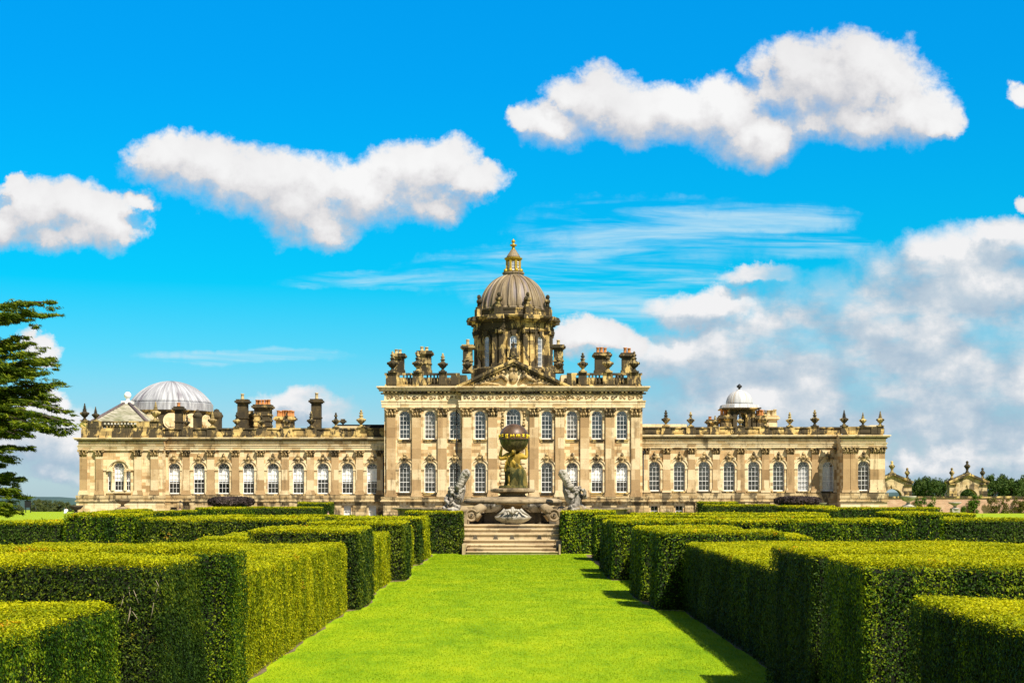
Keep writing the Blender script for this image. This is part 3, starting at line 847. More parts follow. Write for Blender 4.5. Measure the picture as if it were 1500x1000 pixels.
for k in range(8):
    a = R(22.5+45*k)
    if k == 0: DPo.rotation_euler.z = a; capo.rotation_euler.z = a
    else:
        for src in (DPo, capo):
            c = src.copy(); COL.objects.link(c); c.parent = drum_o; c.rotation_euler.z = a
wd_w, wd_h = 9.4*sD, zd(497)-zd(541)
dwin = make_window(wd_w, wd_h, True, 3, .5, 0, 'glass_dark', yo=-.10, surround=None, sill=False)
s = MB(); s.arch(0, wd_h-wd_w/2, wd_w/2+.02, wd_w/2+.3, -.2, .3, 14); s.box(-wd_w/2-.3, -wd_w/2-.02, -.2, .3, 0, wd_h-wd_w/2); s.box(wd_w/2+.02, wd_w/2+.3, -.2, .3, 0, wd_h-wd_w/2)
s.prism([(-.16, wd_h), (.16, wd_h), (.26, wd_h+.6), (-.26, wd_h+.6)], -.34, .3)
so = s.build('surround', M['stone_dirty'], dwin)
dwu = []
for k in range(8):
    a = R(45*k)
    place(dwin, dwu, drum_o, (dx + (Rw+.02)*math.sin(a), YD - (Rw+.02)*math.cos(a), zd(541)), a)
# busts on the drum
bu = MB()
bu.box(-.34, .34, -.34, .34, 0, .28); bu.lathe([(.3, .28), (.2, .5), (.26, .6)], (0, 0, 0), 10)
bu.ball((0, 0, .92), .46, 10, 0, 1.05, .7, .75); bu.ball((0, -.03, 1.42), .25, 10, 0, .9, 1, 1.2); bu.tube([(0, 0, 1.0), (0, 0, 1.35)], .14, 8)
buo = bu.build('bust', M['stone_sooty']); used = []
for k in range(8):
    a = R(22.5+45*k)
    place(buo, used, drum_o, (dx+(Rw+.12)*math.sin(a), YD-(Rw+.12)*math.cos(a), zd(456)), a)
# lead dome with ribs
M['lead_main'] = mat_lead('old_lead', (0.17, 0.125, 0.072), (0.06, 0.045, 0.03), (0.36, 0.28, 0.17), seam_c=(dx, YD), stain=(0.15, 0.12, 0.125))
Rd = 48.6*sD; Hd = zd(404)-zd(457)
def dome_r(t):  # t 0..1 up the dome
    a = t*PI/2*.93
    return Rd*math.cos(a)**.93, Hd*math.sin(a)/math.sin(PI/2*.93)
b = MB(); prof = [(Rd, zd(457)-.02)] + [(dome_r(i/18)[0], zd(457)+dome_r(i/18)[1]) for i in range(19)]
b.lathe(prof, (dx, YD, 0), 64)
dome_o = b.build('dome', M['lead_main'], house)
b = MB()
b.lathe([(Rd+.14, zd(457)), (Rd+.14, zd(455)), (Rd+.02, zd(454.2))], (dx, YD, 0), 64)
for k in range(24):
    a = R(15*k+7.5)
    rr = .17 if k % 3 != 1 else .10
    b.tube([(dx+(dome_r(i/14)[0]+.01)*math.sin(a), YD-(dome_r(i/14)[0]+.01)*math.cos(a), zd(457)+dome_r(i/14)[1]) for i in range(15)], rr, 6)
b.build('dome_rib', M['lead_main'], dome_o)
# lantern
L = MB()
L.lathe([(17.5*sD, zd(410)), (16.5*sD, zd(407.5)), (17*sD, zd(406)), (15*sD, zd(405.5)), (15*sD, zd(402)), (16.2*sD, zd(401.5)), (16.2*sD, zd(399.5)), (11*sD, zd(399))], (dx, YD, 0), 24, 0, False)
lan = L.build('lantern', M['lead_main'], house)
L = MB()
L.lathe([(9.2*sD, zd(399.3)), (9.2*sD, zd(382))], (dx, YD, 0), 8, 0, False, R(22.5))
for k in range(8):
    a = R(22.5+45*k); q = 10.2*sD
    L.box(dx+q*math.sin(a)-.13, dx+q*math.sin(a)+.13, YD-q*math.cos(a)-.13, YD-q*math.cos(a)+.13, zd(396.5), zd(382.5))
    L.ball((dx+12*sD*math.sin(a), YD-12*sD*math.cos(a), zd(397.5)), .26, 8, 0, 1, 1, 1.1)
L.lathe([(11*sD, zd(382.4)), (12*sD, zd(381)), (13.2*sD, zd(379.5)), (13.2*sD, zd(378.3)), (11*sD, zd(378))], (dx, YD, 0), 24, 0, False)
L.build('gilded_cage', M['gold'], lan)
L = MB(); L.lathe([(10.8*sD, zd(378)), (9.8*sD, zd(375.5)), (7.6*sD, zd(372)), (5*sD, zd(368.5)), (3.8*sD, zd(366))], (dx, YD, 0), 24)
L.build('lantern_roof', M['lead_main'], lan)
L = MB(); L.lathe([(3.8*sD, zd(366)), (2.4*sD, zd(364.5)), (2*sD, zd(361.5)), (5*sD, zd(359.8)), (5.2*sD, zd(358.6)), (1.7*sD, zd(357.5)), (1.6*sD, zd(355.5)), (3*sD, zd(354)), (2.6*sD, zd(352.3)), (1*sD, zd(351.4)), (.9*sD, zd(350.6)), (.02, zd(349.8))], (dx, YD, 0), 16)
L.build('finial', M['gold'], lan)
lw = make_window(5.2*sD, zd(384)-zd(397), False, 2, .3, 0, 'glass_dark', yo=-.06, sill=False); used = []
for k in range(8):
    a = R(45*k); place(lw, used, lan, (dx+9.0*sD*math.sin(a), YD-9.0*sD*math.cos(a), zd(397)), a)

# ---- wings
def wing_entab(x0, x1, Y, dy=0):
    bands('entablature', x0, x1, Y, [(Z(659+dy, Y), Z(655.5+dy, Y), .16), (Z(655.5+dy, Y), Z(652.5+dy, Y), .22), (Z(652.5+dy, Y), Z(651.5+dy, Y), .30),
          (Z(651.5+dy, Y), Z(645.5+dy, Y), .14), (Z(644+dy, Y), Z(642+dy, Y), .48), (Z(642+dy, Y), Z(640.5+dy, Y), .60)], M['stone_pale'])
    bands('bed_moulding', x0, x1, Y, [(Z(645.8+dy, Y), Z(644+dy, Y), .28)], M['stone_soot'])  # dark tone here paints the shade line below the wing cornice
wW = 16.5*YW/F
LWp = [255.4, 291.6, 327.8, 364, 400, 437, 473, 509, 545.5]
RWp = [958.7, 995, 1031.4, 1068, 1104, 1140.4, 1176.8, 1213]
lx0, lx1 = X(238, YW), X(564, YW)
rx0, rx1 = X(940, YW), X(1233, YW)
def wl(p): return (X(p, YW), wW, Z(723, YW), Z(678, YW), True)
def wr(p): return (X(p, YW), wW, Z(719, YW), Z(675.5, YW), True)
def wb(p): return (X(p, YW), 11*YW/F, Z(757, YW), Z(740, YW), False)
wall('wing_wall', lx0-1, lx1, YW, YW+14, 0, Z(641, YW), [wl(p) for p in LWp] + [wb(p) for p in (509, 545.5)], M['stone'])
wall('wing_wall', rx0, rx1+1, YW, YW+14, 0, Z(638, YW), [wr(p) for p in RWp] + [wb(p) for p in (958.7, 995)], M['stone'])
vl = make_window(wW, Z(678, YW)-Z(723, YW), True, 3, .52, .50, 'glass', surround='arch')
vl2 = make_window(wW, Z(678, YW)-Z(723, YW), True, 3, .52, .42, 'glass', surround='arch')
vr = make_window(wW, Z(675.5, YW)-Z(719, YW), True, 3, .52, 0, 'glass_sky', surround='arch')
M['blind_white'] = M['blind']; M['blind'] = mat_simple('grey_shutter', (0.40, 0.40, 0.40), 0.9, var=0.05)
vr2 = make_window(wW, Z(675.5, YW)-Z(719, YW), True, 3, .52, 1.0, 'glass_sky', surround='arch')
M['blind'] = M['blind_white']
ul, ul2, ur, ur2 = [], [], [], []
for i, p in enumerate(LWp):
    place(*((vl, ul) if i not in (1, 6) else (vl2, ul2)), house, (X(p, YW), YW, Z(723, YW)))
for i, p in enumerate(RWp):
    place(*((vr, ur) if i < 6 else (vr2, ur2)), house, (X(p, YW), YW, Z(719, YW)))
for p in (509, 545.5): place(winBw, uBw, house, (X(p, YW), YW, Z(757, YW)))
for p in (958.7, 995): place(winBr, uBr, house, (X(p, YW), YW, Z(757, YW)))
wp = 10.5*YW/F
zb, zcp, ztp = Z(724.5, YW), Z(668, YW), Z(659, YW)
pW = make_pilaster(wp, zb, zcp, ztp, .18, make_capital(wp, ztp-zcp, .18)); uW = []
for p in (242, 272.7, 309, 345, 382, 418, 455, 491, 527, 557.5): place(pW, uW, house, (X(p, YW), YW, zb))
zb2, zcp2, ztp2 = Z(721, YW), Z(664, YW), Z(655.5, YW)
pR = make_pilaster(wp, zb2, zcp2, ztp2, .18, make_capital(wp, ztp2-zcp2, .18)); uR = []
for p in (945.5, 976.5, 1012.5, 1049, 1085, 1121, 1157.7, 1194, 1227): place(pR, uR, house, (X(p, YW), YW, zb2))
wing_entab(lx0, lx1-.05, YW); wing_entab(rx0+.05, rx1, YW, -3.5)
plinth(lx0, lx1-.05, YW, top=725); plinth(rx0+.05, rx1, YW, top=722)
rustic(lx0, lx1-.1, YW, [(X(p, YW), 11*YW/F) for p in (509, 545.5)]); rustic(rx0+.1, rx1, YW, [(X(p, YW), 11*YW/F) for p in (958.7, 995)])
# heavy vermiculated blocks and lunettes low on the wing walls
for p in LWp[:-2] + RWp[2:]:
    b = MB()
    for sg in (-1, 1): b.box(X(p+sg*9, YW)-.32, X(p+sg*9, YW)+.32, YW-.34, YW-.1, 0, Z(735, YW))
    b.prism([(X(p, YW)-.5, Z(744, YW)), (X(p, YW)+.5, Z(744, YW)), (X(p, YW)+.7, Z(735, YW)), (X(p, YW)-.7, Z(735, YW))], YW-.3, YW-.1)
    b.build('basement_pier', M['stone_plinth'], house)
parapet(lx0, X(563, YW), YW, Z(641, YW), Z(626.5, YW), [(X(p, YW), 1.25) for p in (274, 311, 347, 383, 419.7, 455.7, 492, 529)], True)
parapet(X(941, YW), rx1, YW, Z(637.2, YW), Z(625, YW), [(X(p, YW), 1.1) for p in (975.4, 1012.5, 1047.5, 1084, 1120, 1156.8, 1193.5)], True)
for px, yb, yt, k in ((347, 626.5, 603, 2), (419.7, 626.5, 604, 2), (455.7, 626.5, 602, 0), (492, 626.5, 603.5, 2), (529, 626.5, 599.5, 0), (274, 626.5, 608, 2), (311, 626.5, 601, 1), (383, 626.5, 606, 2)):
    urn(px, yb, yt, YW, k)
for px, yb, yt, k in ((975.4, 625, 600, 0), (1011.7, 625, 602.5, 2), (1047.5, 625, 608, 2), (1084, 625, 604.5, 2), (1120.5, 625, 600, 0), (1156.8, 625, 603, 0), (1193.5, 625, 599.5, 0)):
    urn(px, yb, yt, YW, k)
b = MB()   # downpipes
for p, Y in ((561.8, YW-.25), (942.3, YW-.25)): b.tube([(X(p, Y), Y, 0), (X(p, Y), Y, Z(664, Y))], .07, 8); b.box(X(p, Y)-.18, X(p, Y)+.18, Y-.15, Y+.15, Z(664, Y), Z(660, Y))
b.tube([(X(669, YC), YC-.15, 3), (X(669, YC), YC-.15, zc(600))], .06, 8)
b.build('downpipe', M['iron'], house)
b = MB(); b.box(X(494, YW+3), X(563, YW+3), YW+3, YW+9, Z(640, YW), Z(621.5, YW+3)); b.build('slate_roof', M['dark'], house)
b = MB(); b.box(X(494, YW+2.7), X(541, YW+2.7), YW+2.6, YW+2.95, Z(630, YW), Z(624, YW+3)); b.box(X(941, YW+3), X(1006, YW+3), YW+3, YW+8, Z(640, YW), Z(621, YW+3)); b.build('attic_wall', M['stone_pale'], house)

# ---- left pavilion (Venetian window) and right pavilion
px0, px1 = X(117, YL), X(237.5, YL)
vw = 14.5*YL/F
vx = X(174.5, YL)
sw = 7.4*YL/F
wall('pavilion_wall', px0, px1, YL, YL+24, 0, Z(641, YL), [(vx, vw, Z(719, YL), Z(677, YL), True), (X(161.3, YL), sw, Z(719, YL), Z(690, YL), False), (X(187.7, YL), sw, Z(719, YL), Z(690, YL), False)], M['stone'])
vc = make_window(vw, Z(677, YL)-Z(719, YL), True, 3, .5, .55, 'glass', surround=None)
vs = make_window(sw, Z(690, YL)-Z(719, YL), False, 2, .5, .5, 'glass', surround=None, sill=False); used = []
place(vc, [], house, (vx, YL, Z(719, YL)))
for p in (161.3, 187.7): place(vs, used, house, (X(p, YL), YL, Z(719, YL)))
b = MB()
b.arch(vx, Z(690, YL), 15.2*YL/F, 17.6*YL/F, YL-.22, YL+.02, 24); b.arch(vx, Z(690, YL), 13.8*YL/F, 15.1*YL/F, YL-.12, YL+.02, 24)
b.arch(vx, Z(684.5, YL), 7.4*YL/F, 9*YL/F, YL-.1, YL+.02, 16)
for sg in (-1, 1): b.box(vx+sg*8.4*YL/F, vx+sg*17.8*YL/F, YL-.2, YL+.02, Z(689.5, YL), Z(686, YL)); b.box(vx+sg*17.9*YL/F, vx+sg*24*YL/F, YL-.1, YL+.02, Z(689, YL), Z(686.5, YL))
for sg in (-1, 1): b.lathe([(.2, 0), (.2, .15), (.17, .2), (.16, Z(691, YL)-Z(719, YL)), (.22, Z(689.6, YL)-Z(719, YL))], (vx+sg*9.2*YL/F, YL-.1, Z(719, YL)), 10)
b.box(vx-18*YL/F, vx+18*YL/F, YL-.2, YL+.02, Z(722, YL), Z(719.3, YL))
b.build('venetian_surround', M['stone_pale'], house)
pL = make_pilaster(wp, zb, zcp, ztp, .2, make_capital(wp, ztp-zcp, .2)); uPL = []
for p in (122.5, 146, 202.5, 226.5): place(pL, uPL, house, (X(p, YL), YL, Z(724.5, YL)))
wing_entab(px0, px1, YL, .5); plinth(px0, px1, YL, top=725)
b = MB()
for i, (z0, z1, pr) in enumerate(((0, Z(751, YL), .55), (Z(751, YL), Z(745, YL), .42), (Z(745, YL), Z(735, YL), .3))): b.box(px0-pr, px1+pr, YL-pr, YL+.1, z0, z1-.004)
b.build('stepped_base', M['stone_pale'], house)
# stepped parapet with balusters and the slated pyramid behind it
b = MB(); b.box(px0+.1, px1-.1, YL+.1, YL+.7, Z(641.5, YL), Z(628.5, YL)); b.build('blocking_course', M['stone_dirty'], house)
parapet(px0+.15, px1-.2, YL, Z(628.5, YL), Z(616.5, YL), [(X(p, YL), w) for p, w in ((123, .9), (140, 1.5), (210, 1.6), (228, 1.2))], ybal=.2)
rp = [(X(132, YL+3), Z(618, YL+3)), (X(224, YL+3), Z(618, YL+3))]
ap = (X(184, YL+8), X(190, YL+8), Z(590.5, YL+8))
b = MB()
x0, x1 = rp[0][0], rp[1][0]; zz = rp[0][1]-.35
b.add([(x0, YL+1.6, zz), (x1, YL+1.6, zz), (x1, YL+15, zz), (x0, YL+15, zz), (ap[0], YL+7.6, ap[2]), (ap[1], YL+7.6, ap[2]), (ap[1], YL+8.4, ap[2]), (ap[0], YL+8.4, ap[2])],
      [(0, 1, 5, 4), (1, 2, 6, 5), (2, 3, 7, 6), (3, 0, 4, 7), (4, 5, 6, 7)])
pyr = b.build('pyramid_roof', M['slate'], house)
b = MB()
for a, c in (((x0, YL+1.6, zz), (ap[0], YL+7.6, ap[2])), ((x1, YL+1.6, zz), (ap[1], YL+7.6, ap[2]))): b.tube([a, c], .2, 6)
b.build('hip', mat_simple('hip_lead', (0.12, 0.09, 0.09), 0.7), pyr)
b = MB(); xa = (ap[0]+ap[1])/2
b.box(xa-.62, xa+.62, YL+7.4, YL+8.6, ap[2]-.1, ap[2]+.25); b.lathe([(.3, .25), (.22, .45), (.2, .55)], (xa, YL+8, ap[2]), 12); b.ball((xa, YL+8, ap[2]+.92), .42, 14)
b.build('ball_finial', M['white'], pyr)
for px, yb, yt, k in ((124, 617, 590, 1), (140, 617, 595, 1), (228, 617, 588, 1)): urn(px, yb, yt, YL, k, .4)
# right pavilion
qx0, qx1 = X(1234, YR), X(1295.5, YR)
wall('pavilion_wall', qx0, qx1, YR, YR+24, 0, Z(638, YR), [(X(1265, YR), wW, Z(718.5, YR), Z(674.5, YR), True)], M['stone'])
vp = make_window(wW, Z(674.5, YR)-Z(718.5, YR), True, 3, .52, 0, 'glass', surround='arch')
place(vp, [], house, (X(1265, YR), YR, Z(718.5, YR)))
for p in (1239.7, 1251, 1279.5, 1290.5): place(pR, uR, house, (X(p, YR), YR, Z(721, YR)))
wing_entab(qx0, qx1, YR, -3.5); plinth(qx0, qx1, YR, top=722)
b = MB()
for z0, z1, pr in ((0, Z(746, YR), .5), (Z(746, YR), Z(735, YR), .25)): b.box(qx0-pr, qx1+pr, YR-pr, YR+.1, z0, z1-.004)
b.build('stepped_base', M['stone_pale'], house)
parapet(qx0+.1, qx1-.1, YR, Z(637, YR), Z(624.5, YR), [(X(p, YR), w) for p, w in ((1237.5, .8), (1249, .7), (1281, .7), (1291, .7))], True)
for px, yt, k in ((1236.5, 600, 1), (1264, 603.5, 1), (1289.4, 601.5, 1)): urn(px, 624.6, yt, YR, k)
b = MB(); b.prism([(X(1272, YR+2), Z(624, YR)), (X(1292, YR+2), Z(624, YR)), (X(1286, YR+2), Z(621, YR)), (X(1275, YR+2), Z(621, YR))], YR+2, YR+10); b.build('roof_ridge', M['stone_pale'], house)

# chimneys of the wings
YK = YW+5
chimney(347.5, 361.5, 632, 585.5, YK, (354,), 9, 'stone_soot', 'pot_pale')
chimney(372, 395, 632, 593, YK+1, (374.5, 379, 383.5, 388, 392), 7.5, 'stone_dirty', 'pot', depth=1.8, tower=True)
chimney(404, 429.5, 632, 610.5, YK, (406.5, 410, 414, 418, 422, 425, 428), 9, 'stone_dirty', 'pot', depth=1.2)
chimney(455.7, 469.5, 632, 585, YK, (463,), 10, 'stone_soot', 'pot_pale')
chimney(256, 266, 634, 596, YW+2.5, (261,), 6, 'stone_soot', 'pot')
chimney(363, 371, 632, 607, YK+2, (365, 369), 5, 'stone_dirty', 'pot_pale')
chimney(501, 503.5, 627, 614.5, YK, (), mat='stone_dirty')

# ---- low lead dome on the left wing
YE = 170.0; sE = YE/F; ex = X(250.5, YE); ze = lambda py: Z(py, YE)
M['lead_low'] = mat_lead('silver_lead', (0.30, 0.30, 0.315), (0.15, 0.15, 0.17), (0.52, 0.53, 0.55), seam_c=(ex, YE), stain=(0.12, 0.10, 0.12))
b = MB(); b.lathe([(57*sE, ze(645)), (57*sE, ze(607)), (59*sE, ze(606)), (61.5*sE, ze(603.5)), (60*sE, ze(603))], (ex, YE, 0), 56, 0, False)
lowdrum = b.build('drum', M['stone_dirty'], house)
b = MB()
for k in range(12):
    a = R(30*k+14); q = 57*sE
    for rr, oo in ((.95, .10), (.72, .16)):
        vs = [(ex+(q+o_)*math.sin(a)+r_*math.cos(w_)*math.cos(a), YE-(q+o_)*math.cos(a)+r_*math.cos(w_)*math.sin(a), ze(619)+r_*math.sin(w_)) for o_, r_ in ((-.3, rr), (oo, rr)) for w_ in [2*PI*i/20 for i in range(20)]]
        b.add(vs, [(i, (i+1) % 20, 20+(i+1) % 20, 20+i) for i in range(20)] + [tuple(range(20, 40))])
b.build('roundel', M['stone_pale'], lowdrum)
Re = 59.5*sE; He = ze(559)-ze(592)
Rs = (Re*Re+He*He)/(2*He); Am = math.asin(Re/Rs)
def capp(t_): a_ = Am*(1-t_*.985); return (Rs*math.sin(a_)-.05, ze(591.6)+He-Rs*(1-math.cos(a_)))
b = MB(); b.lathe([(60.8*sE, ze(603)), (60.6*sE, ze(592.5)), (60.4*sE, ze(592)), (Re-.1, ze(591.4))], (ex, YE, 0), 72, 0, False)
b.lathe([(Re-.06, ze(591.8))] + [capp(i/14) for i in range(1, 15)], (ex, YE, 0), 72)
low = b.build('low_dome', M['lead_low'], house)
b = MB()
for k in range(44):
    a = 2*PI*k/44
    b.tube([(ex+capp(i/11)[0]*math.sin(a), YE-capp(i/11)[0]*math.cos(a), capp(i/11)[1]+.01) for i in range(11)], .05, 5)
b.build('standing_seam', M['lead_low'], low)
b = MB(); 
for px, yb, w in ((288, 628, 1.0), (316, 628, 1.3)):
    b = MB()
    x = X(px, YW+3); b.box(x-.4*w, x+.4*w, YW+3, YW+4, Z(634, YW), Z(612, YW+3)); b.ball((x, YW+3.5, Z(609, YW+3)), .6*w, 8, 0, 1, 1, .8); b.ball((x, YW+3.5, Z(603, YW+3)), .3*w, 8)
    b.build('roof_ornament', M['stone_soot'], house)

# ---- cupola on the right wing
YQ = 166.0; sQ = YQ/F; kx = X(1083, YQ); zq = lambda py: Z(py, YQ)
b = MB(); w = 20*sQ; ao = 6.3*sQ
for sg in (-1, 1): b.box(kx+sg*ao, kx+sg*w, YQ-w, YQ+w, zq(640), zq(604.5)); b.box(kx+sg*w*.78, kx+sg*w*1.04, YQ-w-.2, YQ-w+.3, zq(640), zq(606.5)); b.box(kx+sg*w*.42, kx+sg*w*.62, YQ-w-.2, YQ-w+.3, zq(640), zq(606.5))
b.arch(kx, zq(612), ao, ao+2.6*sQ, YQ-w-.18, YQ+w, 14)
b.box(kx-w, kx+w, YQ-w+.02, YQ+w, zq(604.5), zq(601))
b.box(kx-w-.25, kx+w+.25, YQ-w-.25, YQ+w+.25, zq(601), zq(600)); b.box(kx-w-.6, kx+w+.6, YQ-w-.6, YQ+w+.6, zq(599.9), zq(598.2))
cup = b.build('cupola', M['stone_dirty'], house)
M['lead_white'] = mat_lead('pale_lead', (0.42, 0.42, 0.42), (0.24, 0.235, 0.23), (0.56, 0.56, 0.56), seam_c=(kx, YQ), stain=(0.38, 0.30, 0.2))
b = MB()
b.lathe([(w*1.12*1.35, zq(598.1)), (w*1.08*1.33, zq(593.5)), (w*1.02*1.2, zq(592.5))], (kx, YQ, 0), 8, 0, False, R(22.5))
b.lathe([(w*.97*math.cos(i/10*PI/2*.93)**.8+.02, zq(592.4)+(zq(572)-zq(592.4))*math.sin(i/10*PI/2*.93)) for i in range(11)], (kx, YQ, 0), 32)
b.lathe([(.42, zq(573)), (.36, zq(571.5)), (.2, zq(570.4))], (kx, YQ, 0), 12)
b.build('cupola_dome', M['lead_white'], cup)
b = MB(); b.lathe([(.14, zq(570.5)), (.12, zq(568.5)), (.28, zq(567)), (.34, zq(565.5)), (.2, zq(564)), (.1, zq(562.8)), (.02, zq(562))], (kx, YQ, 0), 12)
b.build('finial', M['iron'], cup)
chimney(1056, 1071, 634, 609, YK, (1058.5, 1063, 1067), 8.5, 'stone_dirty', 'pot')
chimney(1109, 1119, 634, 609.5, YK, (1110.5, 1114, 1117), 8.5, 'stone_dirty', 'pot')
chimney(1123.5, 1138.5, 634, 609.5, YK, (1126, 1129.5, 1133, 1136.5), 9, 'stone_pale', 'pot_pale')
chimney(1038, 1053, 634, 615, YK+1, (1041,), 5, 'stone_dirty', 'pot')

# small statue on the pediment apex
b = MB(); xs = X(752, YM+1); Ys = YM+1.2; zs_ = Z(529, YM)
b.box(xs-.5, xs+.5, Ys-.5, Ys+.5, zs_-.6, zs_+.35); b.box(xs-.65, xs+.65, Ys-.65, Ys+.65, zs_+.35, zs_+.5)
b.build('statue_plinth', M['stone_dirty'], house)

# ================================================================== FIGURES
def skin_fig(name, nodes, edges, mat, parent=None, root='pelvis', sub=2, rough=0.0, loc=None):
    """one continuous body grown round a skeleton: nodes = {name: ((x,y,z), radius)}"""
    keys = list(nodes); idx = {k: i for i, k in enumerate(keys)}
    me = bpy.data.meshes.new(name)
    me.from_pydata([nodes[k][0] for k in keys], [(idx[a], idx[b]) for a, b in edges], [])
    o = bpy.data.objects.new(name, me); COL.objects.link(o)
    sk = o.modifiers.new('skin', 'SKIN'); sk.use_smooth_shade = True
    for i, k in enumerate(keys):
        r = nodes[k][1]
        me.skin_vertices[0].data[i].radius = r if isinstance(r, tuple) else (r, r)
        me.skin_vertices[0].data[i].use_root = (k == root)
    ss = o.modifiers.new('sub', 'SUBSURF'); ss.levels = sub; ss.render_levels = sub
    dg = bpy.context.evaluated_depsgraph_get(); dg.update()
    m2 = bpy.data.meshes.new_from_object(o.evaluated_get(dg))
    o.modifiers.clear(); o.data = m2; m2.name = name
    m2.materials.clear(); m2.materials.append(mat)
    for p in m2.polygons: p.use_smooth = True; p.material_index = 0
    if rough:
        for v in m2.vertices:
            n = noise.noise_vector(Vector(v.co)*4.0); v.co += n*rough
            n = noise.noise_vector(Vector(v.co)*11.0); v.co += n*rough*.5
    if parent is not None:
        off = woff(parent)
        m2.transform(Matrix.Translation(-off)); o.parent = parent
    return o

def human_nodes(c, h, lean=(0, 0), arms='down', facing=-1):
    """skeleton of a standing person, feet at c, height h"""
    x, y, z = c; f = facing
    def P(a, b, q): return (x + a*h + lean[0]*q*h, y + b*h*f*-1 + lean[1]*q*h, z + q*h)
    n = {'pelvis': (P(0, 0, .52), (.080*h, .06*h)), 'waist': (P(0, 0, .60), (.070*h, .055*h)), 'chest': (P(0, 0, .74), (.088*h, .062*h)),
         'neck': (P(0, 0, .835), .034*h), 'head': (P(0, .012, .90), (.048*h, .055*h)), 'crown': (P(0, 0, .955), .042*h)}
    e = [('pelvis', 'waist'), ('waist', 'chest'), ('chest', 'neck'), ('neck', 'head'), ('head', 'crown')]
    for s_, k in ((-1, 'l'), (1, 'r')):
        n['hip'+k] = (P(s_*.052, 0, .48), .056*h); n['knee'+k] = (P(s_*.056, .006, .27), .036*h); n['ankle'+k] = (P(s_*.058, -.008, .045), .022*h); n['toe'+k] = (P(s_*.062, .075, .015), .018*h)
        n['sho'+k] = (P(s_*.115, 0, .80), .038*h); n['elb'+k] = (P(s_*.145, -.015, .63), .026*h); n['wri'+k] = (P(s_*.135, .05, .50), .018*h); n['hand'+k] = (P(s_*.135, .062, .45), .018*h)
        e += [('pelvis', 'hip'+k), ('hip'+k, 'knee'+k), ('knee'+k, 'ankle'+k), ('ankle'+k, 'toe'+k), ('chest', 'sho'+k), ('sho'+k, 'elb'+k), ('elb'+k, 'wri'+k), ('wri'+k, 'hand'+k)]
    return n, e

# the small figure on the pediment
xs = X(752, YM+1); z0 = Z(523.5, YM+1)
nd, ed = human_nodes((xs, Ys, z0-.05), 1.95)
nd['elbr'] = ((xs+.42, Ys-.15, z0+1.35), .06); nd['wrir'] = ((xs+.5, Ys-.3, z0+1.75), .05); nd['handr'] = ((xs+.5, Ys-.3, z0+1.9), .05)
skin_fig('roof_statue', nd, ed, M['stone_sooty'], house, rough=.03)
b = MB(); b.lathe([(.5, 0), (.46, .3), (.38, .8), (.30, 1.1)], (xs, Ys, z0), 14); b.build('robe', M['stone_sooty'], house)

# ================================================================== FOUNTAIN
YF = 74.0
fx = X(751, YF)
steps = thing('stone_steps', 'pale stone garden steps at the end of the grass avenue, in front of the fountain', 'steps', (X(750, 69.5), 69.5, 0))
x0, x1 = X(683, 69.5), X(817.5, 69.5)
for i in range(3):
    s3 = MB(); s3.box(x0+.03*i, x1-.03*i, 69.4+.34*i, 73.2, .155*i+.002, .155*(i+1)-.05); s3.box(x0+.03*i-.02, x1-.03*i+.02, 69.35+.34*i, 73.2, .155*(i+1)-.048, .155*(i+1))
    s3.build('step', M['stone_step'], steps)
s3 = MB()
s3.box(X(677, 69.4), x0-.03, 69.3, 73.2, 0, .50); s3.build('side_block', M['stone_step'], steps)
s3 = MB(); s3.box(x1+.03, X(821, 69.4), 69.3, 73.2, 0, .50); s3.build('side_block', M['stone_step'], steps)
x0, x1 = X(677, 71.2), X(822, 71.2)
for z0, z1, y0 in ((0, .69, 70.9), (.692, .97, 71.35), (.972, 1.2, 71.9), (1.202, 1.40, 72.5)):
    s3 = MB(); s3.box(x0, x1, y0, 75, z0, z1-.06); s3.box(x0-.03, x1+.03, y0-.07, 75, z1-.058, z1)
    s3.build('plinth_step', M['stone_step'], steps)
for px in (696, 726, 750, 790):
    s3 = MB(); x = X(px, 71.3); s3.prism([(x-.13, .70), (x+.13, .70), (x+.05, .89), (x-.05, .89)], 71.29, 71.42); s3.build('spout', M['stone_dark'], steps)

fount = thing('fountain', 'weathered stone fountain with raised basin, scrolls and shell bowl above the steps', 'fountain', (fx, YF+2, 1.4))
zf = lambda py, Y=YF: Z(py, Y)
b = MB(); zt0 = 1.402
cy = YF+4.2
b.lathe([(6.3, .0), (6.3, zf(749.5, 68)-.0), (6.6, zf(748, 68)), (6.6, zf(746, 68)), (5.9, zf(745.8, 68)), (5.9, 1.2), (0.01, 1.2)], (fx, cy, 0), 48, 0, False)
# the pool wall must stay clear of the steps: only its rear and sides show
me_keep = [f for f in b.f]
vs = b.v
keep = []
for f in me_keep:
    c = sum((Vector(vs[i]) for i in f), Vector())/len(f)
    keep.append(not (c.y < 75.2 and abs(c.x-fx) < 3.6))
b.f = [f for f, k in zip(b.f, keep) if k]; b.m = [0]*len(b.f); b.sm = [False]*len(b.f)
b.build('pool_wall', M['stone_fount'], fount)
b = MB()
rb = 73.5*YF/F
b.lathe([(.60*rb, zf(745)), (.68*rb, zf(742)), (.84*rb, zf(739.5)), (.96*rb, zf(738)), (1.0*rb, zf(737)), (1.015*rb, zf(734.5)), (1.0*rb, zf(732)), (.96*rb, zf(731)), (.90*rb, zf(730)), (.6*rb, zf(728)), (.3, zf(726))], (fx, YF+rb*.9, 0), 40)
b.build('basin', M['stone_fount'], fount)
b = MB(); b.box(fx-1.5, fx+1.5, YF+.9, YF+3.6, zt0-.1, zf(741)); b.box(fx-2.3, fx+2.3, YF+1.2, YF+3.5, zt0-.1, zf(752)); 
b.build('basin_pier', M['stone_dark'], fount)
